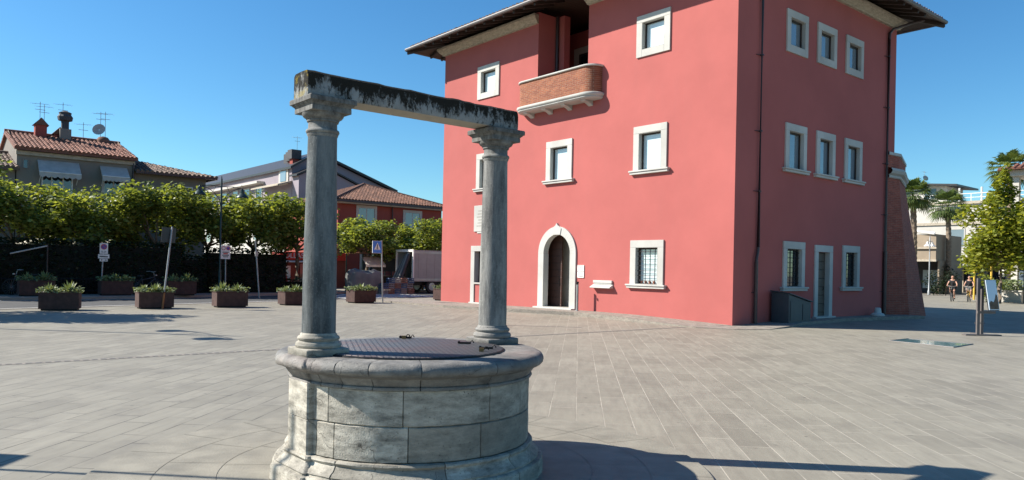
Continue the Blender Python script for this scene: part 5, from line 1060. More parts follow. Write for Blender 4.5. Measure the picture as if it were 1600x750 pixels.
for q, s_ in ((62.6, 0.42), (64.0, 0.36), (65.4, 0.36)):
    f = MB(); f.tq(27.35+0.3*(q-62.8), 27.95+0.3*(q-62.8), q, q+0.6, 9.9, 10.9); c = f.build('chimney', 'red_render', rf); f = MB(); f.tq(27.2+0.3*(q-62.8), 28.1+0.3*(q-62.8), q-0.12, q+0.75, 10.85, 11.65); f.build('cap', 'slate', c)
f = MB(); f.tq(30.6, 31.3, 63, 63.8, 10.3, 11.9); c = f.build('chimney', 'slate', rf); antenna(h, W(28.3, 64, 10.9), 2.2)
f = MB(); f.tq(35.2, 35.8, 64, 65, 9.1, 9.55); f.build('roof_vent', 'white_render', rf)
# lower front block with its own dark verge, white dormer
f = MB(); i = f.add([W(t0, 60.6, 0), W(34.5, 60.6, 0), W(34.5, 60.6, 8.0), W(28.9, 60.6, 10.2), W(t0, 60.6, 9.2)]); f.face([i+k for k in range(5)]); f.quad(W(t0, 60.6, 0), W(t0, 62, 0), W(t0, 62, 9.2), W(t0, 60.6, 9.2)); f.quad(W(34.5, 60.6, 0), W(34.5, 62, 0), W(34.5, 62, 8.0), W(34.5, 60.6, 8.0)); lbk = f.build('front_block', 'lilac_render', h)
f = MB()
for (ta, zza), (tb, zzb) in (((t0-0.3, 9.15), (28.9, 10.25)), ((28.9, 10.25), (34.8, 7.95))): f.hexa([W(ta, 60.35, zza), W(tb, 60.35, zzb), W(tb, 62, zzb), W(ta, 62, zza), W(ta, 60.35, zza+0.13), W(tb, 60.35, zzb+0.13), W(tb, 62, zzb+0.13), W(ta, 62, zza+0.13)])
f.build('verge', 'dark_metal', lbk)
f = MB(); f.tq(26.9, 27.4, 62.6, 64.6, 8.6, 10.1); dm = f.build('dormer', 'white_render', h); win_t(dm, 63.0, 64.2, 8.85, 9.75, 26.9, 'white_render', 'dim_glass', 0.05) if False else None
f = MB(); f.tq(26.86, 26.9, 63.0, 64.2, 8.9, 9.8); f.build('dormer_window', 'dim_glass', dm)
f = MB(); f.hexa([W(25.7, 61.9, 8.35), W(27, 61.9, 8.75), W(27, 68, 8.75), W(25.7, 68, 8.35), W(25.7, 61.9, 8.47), W(27, 61.9, 8.87), W(27, 68, 8.87), W(25.7, 68, 8.47)]); f.build('awning_roof', 'cream_trim', h)
f = MB(); f.tq(t0-0.75, t0-0.01, 68, q1, 9.05, 9.25); f.tq(t0-0.12, t0-0.01, 68, q1, 7.1, 7.3); f.build('cornice', 'white_render', h)
for k in range(7): win_t(h, 68.6+3.1*k, 70.0+3.1*k, 7.5, 8.8, t0, 'white_render', 'black_glass')
for k in range(5): win_t(h, 62.6+3.2*k, 63.9+3.2*k, 5.2, 7.2, t0, 'white_render', 'black_glass')
for k in range(4): win_t(h, 69+4.5*k, 70.4+4.5*k, 3.9, 5.9, t0, 'white_render', 'dim_glass')
# red house with hipped roof
h = thing('red_house', 'red rendered house with hipped brown tile roof and white framed windows', 'house', W(29, 53, 0))
t0, t1, q0, q1 = 24.3, 33.0, 48.0, 57.0
f = MB(); f.quad(W(t0, q0, 0), W(t1, q0, 0), W(t1, q0, 6.1), W(t0, q0, 6.1)); f.quad(W(t0, q0, 0), W(t0, q1, 0), W(t0, q1, 6.1), W(t0, q0, 6.1)); f.quad(W(t1, q0, 0), W(t1, q1, 0), W(t1, q1, 6.1), W(t1, q0, 6.1)); f.build('wall', 'red_render', h)
f = MB(); ov = 0.45; sl = 0.36; c3 = 1/math.sqrt(1+sl*sl); wt, wq = t1-t0+2*ov, q1-q0+2*ov
tiles(f, W(t0-ov, q0-ov, 6.25), DT, (DQ+UP*sl)*c3, wt, lambda u: max(0, min(u, wt-u))/c3, 0.24); tiles(f, W(t0-ov, q0-ov, 6.25), DQ, (DT+UP*sl)*c3, wq, lambda u: max(0, min(u, wq-u, wt/2))/c3, 0.24)
f.tn = 0.3; ap = W((t0+t1)/2, q0-ov+wt/2, 6.2+wt/2*sl); a, b_, c, d = W(t0-ov, q0-ov, 6.2), W(t1+ov, q0-ov, 6.2), W(t1+ov, q1+ov, 6.2), W(t0-ov, q1+ov, 6.2)
for tri in ((a, b_, ap), (b_, c, ap), (c, d, ap), (d, a, ap)): f.face([f.add(tri)+k for k in range(3)])
f.tube([a+UP*0.08, ap+UP*0.06], 0.11, 6); f.tube([b_+UP*0.08, ap+UP*0.06], 0.11, 6); f.build('roof', 'brown_roof_tile', h, recalc=False)
f = MB(); f.tq(t0-ov, t1+ov, q0-ov-0.08, q0-ov, 6.06, 6.22); f.build('gutter', 'pipe_metal', h); f = MB(); f.tq(t0-ov, t1+ov, q0-ov, q0, 5.98, 6.06); f.tq(t0-ov, t0, q0, q1, 5.98, 6.06); f.build('soffit', 'cream_trim', h)
win_q(h, 25.9, 27.15, 4.3, 5.75, 48, 'white_render', 'dim_glass', 0.2); win_q(h, 29.75, 31.0, 4.2, 5.65, 48, 'white_render', 'dim_glass', 0.2); win_q(h, 26.2, 27.4, 0.8, 2.6, 48, 'white_render', 'black_glass', 0.15)
f = MB(); f.tube([W(28.6, 47.9, 6.0), W(28.6, 47.9, 0.1)], 0.05, 8); f.build('rain_pipe', 'pipe_metal', h)
f = MB(); f.tube([W(29.3, 47.0, 4.1), W(33, 47.0, 4.1)], 0.03, 6); 
for k in range(5): f.tube([W(29.3+0.9*k, 47.0, 3.2), W(29.3+0.9*k, 47.0, 4.1)], 0.02, 5)
f.build('terrace_rail', 'black_iron', h)
# red shop with white letters, beside the left column
h = thing('red_shop', 'small red shop front with white letters above its window', 'shop', W(20, 46, 0))
f = MB(); f.tq(19.5, 24.2, 46.5, 47.8, 0.1, 2.45); f.build('wall', 'red_render', h); f = MB(); f.tq(19.75, 20.25, 46.44, 46.5, 0.5, 1.55); f.build('window', 'pale_glass', h); f = MB(); f.tq(20.9, 22.2, 46.44, 46.5, 0.2, 1.7); f.build('door', 'black_glass', h)
f = MB(); f.tq(19.5, 24.2, 46.36, 46.5, 1.95, 2.42); sgn = f.build('sign_board', 'bright_red', h)
text(sgn, 'OLLASS', W(20.55, 46.34, 2.2), 0.46, 'white_paint', 0.0, 0.02)
f = MB(); f.hexa([W(19.5, 45.9, 1.78), W(21.5, 45.9, 1.78), W(21.5, 46.5, 1.86), W(19.5, 46.5, 1.86), W(19.5, 45.9, 1.82), W(21.5, 45.9, 1.82), W(21.5, 46.5, 1.90), W(19.5, 46.5, 1.90)]); f.build('canopy', 'canvas_white', h)

# ------------------------------------------------------------------ market goods and box truck by the fort
tr = thing('box_truck', 'pale grey box truck with its open rear full of rolled goods', 'truck', W(27, 40.2, 0))
ta, tb, qa, qb, zf, zt = 25.1, 30.6, 39.4, 41.4, 0.82, 2.62
f = MB(); f.tq(ta, tb, qa, qa+0.05, zf, zt); f.tq(ta, tb, qb-0.05, qb, zf, zt); f.tq(ta, tb, qa, qb, zt, zt+0.06); f.tq(ta, tb, qa, qb, zf-0.08, zf); f.tq(tb-0.05, tb, qa+0.05, qb-0.05, zf, zt); f.build('box_body', 'truck_body', tr)
f = MB()
for a, b_, c, d in ((qa-0.02, qa+0.09, zf-0.1, zt+0.08), (qb-0.09, qb+0.02, zf-0.1, zt+0.08), (qa, qb, zt-0.06, zt+0.09), (qa, qb, zf-0.14, zf)): f.tq(ta-0.06, ta+0.02, a, b_, c, d)
f.build('rear_frame', 'white_paint', tr); f = MB(); f.tq(ta, tb, qa-0.015, qa-0.001, zt-0.14, zt-0.02); f.tq(ta, tb, qa-0.015, qa-0.001, zf-0.02, zf+0.1); f.build('side_rail', 'steel', tr)
f = MB()
for k in range(9): f.tq(ta+0.35+0.6*k, ta+0.39+0.6*k, qa-0.012, qa-0.001, zf+0.1, zt-0.14)
f.build('side_ribs', 'truck_body', tr)
f = MB(); f.tq(ta-0.02, ta, qa+0.75, qa+1.25, 0.56, 0.67); f.build('number_plate', 'white_paint', tr)
for q in (qa+0.15, qb-0.35): f = MB(); f.tq(ta-0.09, ta-0.061, q, q+0.2, 0.60, 0.68); f.build('tail_light', 'red_sign', tr)
f = MB(); f.tq(ta-0.1, tb+2.0, qa+0.35, qb-0.35, 0.5, 0.74); f.build('chassis', 'black_iron', tr)
f = MB(); f.hexa([W(tb+0.15, qa+0.05, 0.5), W(tb+1.9, qa+0.05, 0.5), W(tb+1.9, qb-0.05, 0.5), W(tb+0.15, qb-0.05, 0.5), W(tb+0.15, qa+0.05, 2.2), W(tb+1.3, qa+0.05, 2.2), W(tb+1.3, qb-0.05, 2.2), W(tb+0.15, qb-0.05, 2.2)]); f.build('cab', 'white_paint', tr, bevel=0.06)
for t in (26.5, 31.4):
    for q in (qa+0.12, qb-0.12):
        f = MB(); c = W(t, q, 0.42); ring = []
        for r, o_ in ((0.25, 0.1), (0.40, 0.12), (0.42, 0.08), (0.42, -0.08), (0.40, -0.12), (0.25, -0.1)): ring.append([c + DT*(r*math.cos(2*math.pi*k/18)) + UP*(r*math.sin(2*math.pi*k/18)) + DQ*o_ for k in range(19)])
        f.grid(ring + [ring[0]]); wh = f.build('wheel', 'rubber', tr, smooth=True); f = MB(); i = f.add([c + DT*(0.25*math.cos(2*math.pi*k/18)) + UP*(0.25*math.sin(2*math.pi*k/18)) - DQ*0.08 for k in range(18)]); f.face([i+k for k in range(18)]); f.build('rim', 'steel', wh)
cols = ['slate', 'crate_grey', 'slate', 'tarp', 'slate', 'crate_grey']
random.seed(8)
for k in range(6):
    q = 39.75+0.25*k; f = MB(); f.tube([W(24.35+0.05*k, q, 0.75), W(25.05+0.1*k, q+0.05, 2.45)], 0.11+rnd(0.02), 8)
    tag(f.build('rolled_awning', cols[k], loc=W(24.35, q, 0.7), smooth=True), 'dark rolled awning leaning in the open truck rear', 'roll', 'rolled awnings in the truck rear')
for k in range(3):
    f = MB(); c = (25.6, 39.56, 0.84+0.5*k); f.tq(25.3, 25.9, 39.5, 40.0, 0.84+0.52*k, 1.30+0.52*k); o = f.build('carton', 'canvas_white', loc=W(25.6, 39.75, 0.84+0.52*k), bevel=0.02)
    tag(o, ['pale carton at the bottom of the stack in the truck rear', 'pale carton in the middle of the stack in the truck rear', 'pale carton topmost in the truck rear'][k], 'carton', 'cartons in the truck rear')
def crate(mb, t, q, z, w_=0.42, d=0.34, h=0.30):
    e = 0.025
    for k in range(3): zz = z+0.02+k*(h-0.06)/2.2; mb.tq(t, t+w_, q, q+e, zz, zz+0.07); mb.tq(t, t+w_, q+d-e, q+d, zz, zz+0.07); mb.tq(t, t+e, q+e, q+d-e, zz, zz+0.07); mb.tq(t+w_-e, t+w_, q+e, q+d-e, zz, zz+0.07)
    mb.tq(t, t+w_, q, q+d, z, z+0.02)
    for a in (t+e, t+w_-2*e):
        for b_ in (q+e, q+d-2*e): mb.tq(a, a+e, b_, b_+e, z+0.02, z+h)
cp = {}
for kk, m_ in enumerate(('crate_blue', 'crate_brown', 'crate_grey')):
    f = MB(); crate(f, 0, 0, 0); o = f.build('market_crate', m_, loc=W(0, 0, 0)); cp[m_] = o
first = {k: True for k in cp}; pos_w = ['first', 'second', 'third', 'fourth', 'fifth']
CN = {'crate_blue': 'dark blue', 'crate_brown': 'brown', 'crate_grey': 'grey'}
random.seed(12)
for ci in range(5):
    for li in range([2, 3, 3, 3, 3][ci]):
        m_ = ['crate_grey', 'crate_blue', 'crate_brown'][(ci*2+li) % 3]; lab = '%s slatted market crate, %s in the %s stack from the tarp' % (CN[m_], ['bottom', 'second up', 'third up'][li], pos_w[ci])
        o = cp[m_] if first[m_] else cp[m_].copy()
        if not first[m_]: COL.objects.link(o)
        first[m_] = False; o.location = W(22.55+0.47*ci+rnd(0.03), 38.75+0.05*ci+rnd(0.04), 0.02+0.31*li); tag(o, lab, 'crate', 'market crates stacked beside the truck')
f = MB(); rows = []; random.seed(3)
for k, z in enumerate((0.0, 0.35, 0.75, 1.05, 1.25, 1.36)):
    s_ = [1.05, 1.0, 1.0, 0.97, 0.88, 0.55][k]; rows.append([W(21.9+math.cos(a)*1.15*s_*(1+0.07*math.sin(9*a+k)+0.04*math.sin(17*a)), 39.7+math.sin(a)*0.62*s_*(1+0.10*math.sin(7*a)), 0.02+z*(1+0.05*math.cos(2*a+0.6)+0.04*math.sin(5*a))) for a in [2*math.pi*j/30 for j in range(31)]])
f.grid(rows); f.face([f.add(rows[-1][:-1])+k for k in range(30)]); tag(f.build('tarp_covered_cart', 'tarp', loc=W(22, 39.9, 0), smooth=True), 'lumpy market cart under a grey tarpaulin behind the crossing sign', 'covered cart')
st_ = thing('market_stall', 'market stall with pale sloping awning and pinkish top behind the cart', 'stall', W(24.0, 42.5, 0))
f = MB(); f.quad(W(23.2, 41.9, 1.72), W(24.6, 41.9, 1.72), W(24.8, 42.9, 2.2), W(23.4, 42.9, 2.2)); f.quad(W(23.2, 41.9, 1.72), W(24.6, 41.9, 1.72), W(24.6, 41.9, 1.58), W(23.2, 41.9, 1.58)); f.build('awning', 'canvas_white', st_, recalc=False)
f = MB(); i = f.add([W(23.3, 42.6, 2.42), W(26.4, 42.6, 2.42), W(26.4, 45, 2.42), W(23.3, 45, 2.42), W(25.2, 43.8, 3.0)])
for q_ in ((0, 1, 4), (1, 2, 4), (2, 3, 4), (3, 0, 4)): f.face([i+k for k in q_])
f.build('canopy', 'terracotta_soffit', st_, recalc=False)
for t, q in ((23.4, 42.7), (26.3, 42.7), (23.4, 44.9), (26.3, 44.9)): f = MB(); f.tube([W(t, q, 0.1), W(t, q, 2.42)], 0.04, 6); f.build('leg', 'lamp_green', st_)
f = MB(); f.tq(23.6, 26.2, 43.6, 44.6, 0.1, 1.0); f.build('counter', 'dark_wood', st_); f = MB(); f.tq(24.5, 26.2, 43.4, 43.43, 1.3, 2.3); f.build('back_cloth', 'slate', st_)

# ------------------------------------------------------------------ right side: houses, kerb planters, posts
h = thing('white_apartment_house', 'white apartment house with roof terrace and flat roofed top storey', 'apartment building', W(100, 38, 0))
def bx(par, name, mat, t0, t1, q0, q1, z0, z1): f = MB(); f.tq(t0, t1, q0, q1, z0, z1); return f.build(name, mat, par)
bx(h, 'lower_block', 'white_render', 95, 104, 22, 46, 0, 10.4); bx(h, 'band', 'cream_trim', 94.85, 95.0, 22, 46, 7.75, 8.05); bx(h, 'band', 'cream_trim', 94.8, 95.0, 22, 46, 10.1, 10.42)
bx(h, 'penthouse', 'white_render', 98, 103, 36, 43, 10.4, 12.9); f = MB(); f.hexa([W(97, 34.6, 12.5), W(104, 34.6, 12.5), W(104, 43.5, 13.3), W(97, 43.5, 13.3), W(97, 34.6, 12.72), W(104, 34.6, 12.72), W(104, 43.5, 13.5), W(97, 43.5, 13.5)]); f.build('penthouse_roof', 'dark_metal', h)
bx(h, 'penthouse_window', 'black_glass', 97.95, 98.0, 37.2, 38.6, 11.2, 12.4); bx(h, 'penthouse_window', 'black_glass', 97.95, 98.0, 40.2, 41.6, 11.2, 12.4)
f = MB()
for k in range(20): f.tube([W(95.2, 22.5+1.1*k, 10.4), W(95.2, 22.5+1.1*k, 11.3)], 0.05, 5)
f.tube([W(95.2, 22.5, 11.3), W(95.2, 43.5, 11.3)], 0.05, 6); f.tube([W(95.2, 22.5, 10.85), W(95.2, 43.5, 10.85)], 0.04, 6); f.build('terrace_rail', 'white_paint', h)
for k in range(5): f = MB(); f.tube([W(95.4, 24.5+2.3*k, 10.4), W(95.4, 24.5+2.3*k, 12.0)], 0.11, 8); f.build('terrace_post', 'white_paint', h)
antenna(h, W(99, 39, 13.2), 1.6, 4, True)
for q in (24, 28.5, 33): win_t(h, q, q+1.6, 5.2, 7.2, 95, 'white_render', 'dim_glass'); win_t(h, q, q+1.6, 8.3, 9.9, 95, 'white_render', 'black_glass')
bx(h, 'shop_front', 'black_glass', 94.9, 95.0, 22, 46, 0.3, 3.1); f = MB(); f.hexa([W(93.2, 22, 3.0), W(95, 22, 3.4), W(95, 37, 3.4), W(93.2, 37, 3.0), W(93.2, 22, 3.12), W(95, 22, 3.52), W(95, 37, 3.52), W(93.2, 37, 3.12)]); f.build('shop_awning', 'canvas_grey', h)
for k in range(9): bx(h, 'shop_pillar', 'cream_render', 94.75, 94.9, 22.5+2.6*k, 22.95+2.6*k, 0, 3.1)
h = thing('beige_shop', 'low beige shop building with open dark arcade behind the cyclists', 'shop', W(82, 33, 0))
bx(h, 'upper_wall', 'beige_render', 79.5, 86, 30.1, 40, 3.3, 5.9); bx(h, 'ledge', 'cream_trim', 79.3, 79.5, 30.0, 40, 4.45, 4.6); bx(h, 'ledge', 'cream_trim', 79.3, 79.5, 30.0, 40, 3.2, 3.4); f = MB(); f.tube([W(79.4, 40, 6.6), W(79.4, 36, 6.75), W(79.4, 33, 6.35), W(79.4, 30.2, 5.95)], 0.14, 8); f.build('coping', 'white_paint', h)
bx(h, 'back_wall', 'slate', 84, 84.2, 30.1, 40, 0, 3.3); bx(h, 'display', 'pale_glass', 83.9, 83.99, 31.5, 33.0, 0.5, 2.4); bx(h, 'side_wall', 'beige_render', 80, 86, 29.95, 30.1, 0, 3.3)
for q in (33.0, 33.9, 37.5): f = MB(); f.lathe([(0.3, 0), (0.3, 0.25), (0.2, 0.35), (0.18, 2.9), (0.28, 3.05), (0.32, 3.22)], W(79.7, q, 0), 12, cap=False); f.build('column', 'cream_render', h, smooth=True)
h = thing('columned_house', 'cream house corner with slim columns and red tiled roof at the right edge', 'house', W(66, 17, 0))
bx(h, 'wall', 'cream_render', 66.0, 74, 10, 18.2, 0, 9.2)
for z in (5.0, 9.1): bx(h, 'beam', 'white_render', 62.9, 74, 10, 18.9, z, z+0.42)
for q in (18.6, 15.2): 
    f = MB(); f.tq(63.2, 63.6, q-0.2, q+0.2, 0, 9.1); f.build('column', 'white_render', h)
bx(h, 'parapet', 'cream_render', 63.2, 63.4, 10, 18.3, 5.42, 6.4); f = MB(); wt2 = 10
tiles(f, W(62.4, 9, 9.55), DQ, (DT+UP*0.4).normalized(), 10.6, lambda u: min(6.0, (10.6-u)*1.05+0.1), 0.4, 0.5, 0.12); f.tn = 0.5; f.quad(W(62.4, 9, 9.5), W(62.4, 19.6, 9.5), W(68, 13.9, 11.7), W(68, 9, 11.7)); f.quad(W(62.4, 19.6, 9.5), W(74, 19.6, 9.5), W(74, 13.9, 11.7), W(68, 13.9, 11.7)); f.build('roof', 'roof_tile', h, recalc=False)
bx(h, 'arcade_window', 'black_glass', 65.9, 65.99, 10.5, 17.8, 0.4, 3.4); win_t(h, 15.4, 16.6, 5.9, 8.2, 66.0, 'white_render', 'dim_glass'); f = MB(); f.hexa([W(60.8, 10, 3.2), W(65.9, 10, 3.5), W(65.9, 18.6, 3.5), W(60.8, 18.6, 3.2), W(60.8, 10, 3.3), W(65.9, 10, 3.6), W(65.9, 18.6, 3.6), W(60.8, 18.6, 3.3)]); f.build('shop_awning', 'canvas_grey', h)
# dark shop row behind the cyclists
h = thing('shop_arcade', 'long row of dark shop windows between grey pillars behind the cyclists', 'shops', W(86, 24, 0))
bx(h, 'wall', 'slate', 88.5, 90.0, 14, 30.0, 0, 3.5); bx(h, 'fascia', 'canvas_grey', 88.0, 88.5, 14, 30, 2.9, 3.5)
for k in range(8): bx(h, 'pillar', 'grey_render', 88.2, 88.5, 14.4+2.0*k, 14.75+2.0*k, 0, 2.9); bx(h, 'shop_window', 'dim_glass' if k % 2 else 'black_glass', 88.42, 88.49, 14.9+2.0*k, 16.2+2.0*k, 0.5, 2.5)
def white_planter(lab, t, q, l, seed):
    random.seed(seed); t_ = thing('flower_tub', lab, 'planter', W(t, q, 0), 'white planters at the right'); bx(t_, 'tub', 'white_render', t-0.6, t+0.6, q-l, q+l, 0.0, 0.75); bx(t_, 'rim', 'white_render', t-0.68, t+0.68, q-l-0.06, q+l+0.06, 0.75, 0.84)
    f = MB(); scrub(f, W(t, q, 0.82), 0.75, 0.9, 0.75, 700, 0.16); f.build('flowers', 'agave_leaf', t_, recalc=False)
white_planter('white planter with grey-green bush near the right picture edge', 60.4, 18.0, 0.85, 4); white_planter('second white planter, cut by the right picture edge', 60.4, 15.7, 0.85, 5)
def bush(lab, t, q, r, z, n, seed, mat='hedge_leaf'):
    random.seed(seed); t_ = thing('shrub', lab, 'shrub', W(t, q, 0), 'shrubs at the foot of the tall tree'); f = MB(); crown_cloud(f, [(W(t+rnd(0.4*r), q+rnd(0.5*r), z*(0.3+0.3*k)), (r*0.6, r*0.6, z*0.35)) for k in range(4)], n, 0.16); f.build('foliage', mat, t_, recalc=False); f = MB(); f.tube([W(t, q, 0), W(t, q, z*0.6)], 0.05, 6); f.build('stem', 'bark', t_)
bush('green shrub between the info stand and the white planter', 58.8, 18.6, 0.8, 1.2, 900, 3, 'plane_leaf'); bush('dark shrub in the shade behind the brick buttress', 74.5, 27.3, 1.2, 1.5, 800, 8); bush('dark shrub by the palm trunk behind the cyclists', 80.5, 30.4, 1.4, 1.9, 800, 9)
t_ = thing('recycling_bin', 'dark green plastic bin in the shade behind the shrub', 'bin', W(62.5, 19.4, 0)); f = MB(); f.tq(62.1, 62.9, 19.0, 20.0, 0.12, 1.05); f.build('body', 'green_plastic', t_, bevel=0.06); f = MB(); f.hexa([W(62.05, 18.95, 1.06), W(62.95, 18.95, 1.06), W(62.95, 20.05, 1.06), W(62.05, 20.05, 1.06), W(62.15, 19.05, 1.28), W(62.85, 19.05, 1.28), W(62.85, 19.95, 1.28), W(62.15, 19.95, 1.28)]); f.build('lid', 'green_plastic', t_, bevel=0.03)
for t, q, ww in ((62.3, 19.2, 0), (62.3, 19.85, 1), (62.8, 19.2, 0), (62.8, 19.85, 1)): f = MB(); f.lathe([(0.08, 0.02), (0.09, 0.06), (0.08, 0.1)], W(t, q, 0), 8); f.build('foot', 'rubber', t_)
def ypost(lab, px, sign):
    t_ = thing('yellow_post', lab, 'post', W(px[0], px[1], 0), 'yellow posts under the tall tree'); f = MB(); f.tube([W(px[0], px[1], 0), W(px[0], px[1], 2.6)], 0.07, 8); f.build('pole', 'yellow_paint', t_)
    if sign: f = MB(); f.box(W(px[0], px[1], 2.2), (0.35, 0.3, 0.03), (DQ, UP, DT)); f.build('board', 'cream_trim', t_)
    else: f = MB(); f.lathe([(0.09, 2.6), (0.09, 2.68), (0.0, 2.74)], W(px[0], px[1], 0), 8, cap=False); f.build('cap', 'yellow_paint', t_)
ypost('yellow post just above the right cyclist', (63.5, 21.3), False); ypost('yellow post behind the slanted info panel', (63.0, 20.0), False); ypost('yellow post with a square board near the right edge', (60.5, 16.6), True)
t_ = thing('grey_notice_post', 'grey post with narrow white plate left of the white planter', 'post', W(58.4, 17.95, 0)); f = MB(); f.tube([W(58.4, 17.95, 0), W(58.4, 17.95, 2.45)], 0.05, 8); f.build('pole', 'galvanised', t_); f = MB(); f.box(W(58.35, 17.9, 2.1), (0.16, 0.35, 0.02), (DQ, UP, DT)); f.build('plate', 'white_paint', t_)

# ------------------------------------------------------------------ cyclists
def skinned(name, mat, joints, edges, parent, loc, sub=2):
    me = bpy.data.meshes.new(name); me.from_pydata([tuple(j[:3]) for j in joints], edges, []); me.materials.append(MATS[mat]); o = bpy.data.objects.new(name, me); COL.objects.link(o); o.parent = parent
    m_ = o.modifiers.new('skin', 'SKIN'); m_.use_smooth_shade = True
    for k, j in enumerate(joints): me.skin_vertices[0].data[k].radius = (j[3], j[3] if len(j) < 5 else j[4])
    me.skin_vertices[0].data[0].use_root = True
    s_ = o.modifiers.new('sub', 'SUBSURF'); s_.levels = sub; s_.render_levels = sub; return o
def bicycle(label, frame_mat, basket):
    t_ = thing('bicycle', label, 'bicycle', (0, 0, 0), 'bicycles ridden towards the well'); V = Vector     # +x = forward
    f = MB(); f.tube([V((-0.12, 0, 0.30)), V((-0.22, 0, 0.78))], 0.02, 8); f.tube([V((-0.12, 0, 0.30)), V((0.42, 0, 0.72))], 0.022, 8); f.tube([V((-0.2, 0, 0.66)), V((0.40, 0, 0.80))], 0.02, 8); f.tube([V((0.39, 0, 0.88)), V((0.45, 0, 0.66))], 0.024, 8)
    for s_ in (-1, 1): f.tube([V((-0.12, 0.03*s_, 0.30)), V((-0.55, 0.06*s_, 0.34))], 0.012, 6); f.tube([V((-0.21, 0.03*s_, 0.74)), V((-0.55, 0.06*s_, 0.34))], 0.010, 6); f.tube([V((0.45, 0.05*s_, 0.66)), V((0.55, 0.055*s_, 0.34))], 0.014, 6)
    f.build('frame', frame_mat, t_, local=True, smooth=True)
    for x in (-0.55, 0.55):
        f = MB(); c = V((x, 0, 0.34)); ring = []
        for k in range(29):
            a = 2*math.pi*k/28; ring.append([c + V((math.cos(a), 0, math.sin(a)))*(0.32+0.022*math.cos(b_)) + V((0, 0.022*math.sin(b_), 0)) for b_ in [2*math.pi*j/6 for j in range(7)]])
        f.grid(ring); w_ = f.build('wheel', 'rubber', t_, local=True, smooth=True); f = MB()
        for k in range(10): a = math.pi*k/10; d = V((math.cos(a), 0, math.sin(a)))*0.3; f.tube([c-d, c+d], 0.003, 4)
        f.build('spokes', 'steel', w_, local=True)
        f = MB(); rows = [[c + V((math.cos(a), 0, math.sin(a)))*0.375 + V((0, y, 0)) for a in [R_(20)+R_(150)*j/12 for j in range(13)]] for y in (-0.03, 0, 0.03)]; f.grid(rows); f.build('mudguard', frame_mat, t_, local=True)
    f = MB(); f.tube([V((0.39, 0, 0.88)), V((0.36, 0, 1.02))], 0.014, 6); f.tube([V((0.18, -0.30, 1.05)), V((0.32, -0.24, 1.06)), V((0.37, 0, 1.02)), V((0.32, 0.24, 1.06)), V((0.18, 0.30, 1.05))], 0.014, 6); f.build('handlebar', 'steel', t_, local=True)
    f = MB(); f.hexa([V(p) for p in ((-0.36, -0.1, 0.82), (-0.08, -0.03, 0.83), (-0.08, 0.03, 0.83), (-0.36, 0.1, 0.82), (-0.36, -0.1, 0.89), (-0.08, -0.03, 0.87), (-0.08, 0.03, 0.87), (-0.36, 0.1, 0.89))]); f.build('saddle', 'rubber', t_, local=True, bevel=0.02)
    f = MB(); f.lathe([(0.09, -0.01), (0.09, 0.01)], V((-0.12, 0, 0.30)), 14); f.tube([V((-0.12, 0.06, 0.30)), V((0.02, 0.08, 0.19))], 0.012, 6); f.tube([V((-0.12, -0.06, 0.30)), V((-0.26, -0.08, 0.41))], 0.012, 6); f.box(V((0.03, 0.13, 0.18)), (0.045, 0.05, 0.012)); f.box(V((-0.27, -0.13, 0.42)), (0.045, 0.05, 0.012)); f.build('pedals', 'steel', t_, local=True)
    f = MB(); f.lathe([(0.05, 0), (0.045, 0.05)], V((0.48, 0, 0.86)), 10); f.build('headlight', 'steel', t_, local=True)
    if basket:
        f = MB(); B0, B1 = 0.13, 0.17
        for z, r in ((0.78, B0), (0.86, 0.145), (0.94, 0.16), (1.02, B1)): f.tube([V((0.62-r, -r-0.03, z)), V((0.62+r, -r-0.03, z)), V((0.62+r, r+0.03, z)), V((0.62-r, r+0.03, z)), V((0.62-r, -r-0.03, z))], 0.008, 4)
        for k in range(8): y = -0.15+0.3*k/7; f.tube([V((0.62+B0, y*0.9, 0.78)), V((0.62+B1, y, 1.02))], 0.006, 4); f.tube([V((0.62-B0, y*0.9, 0.78)), V((0.62-B1, y, 1.02))], 0.006, 4)
        f.box(V((0.62, 0, 0.78)), (0.13, 0.15, 0.006)); f.build('basket', basket, t_, local=True)
    return t_
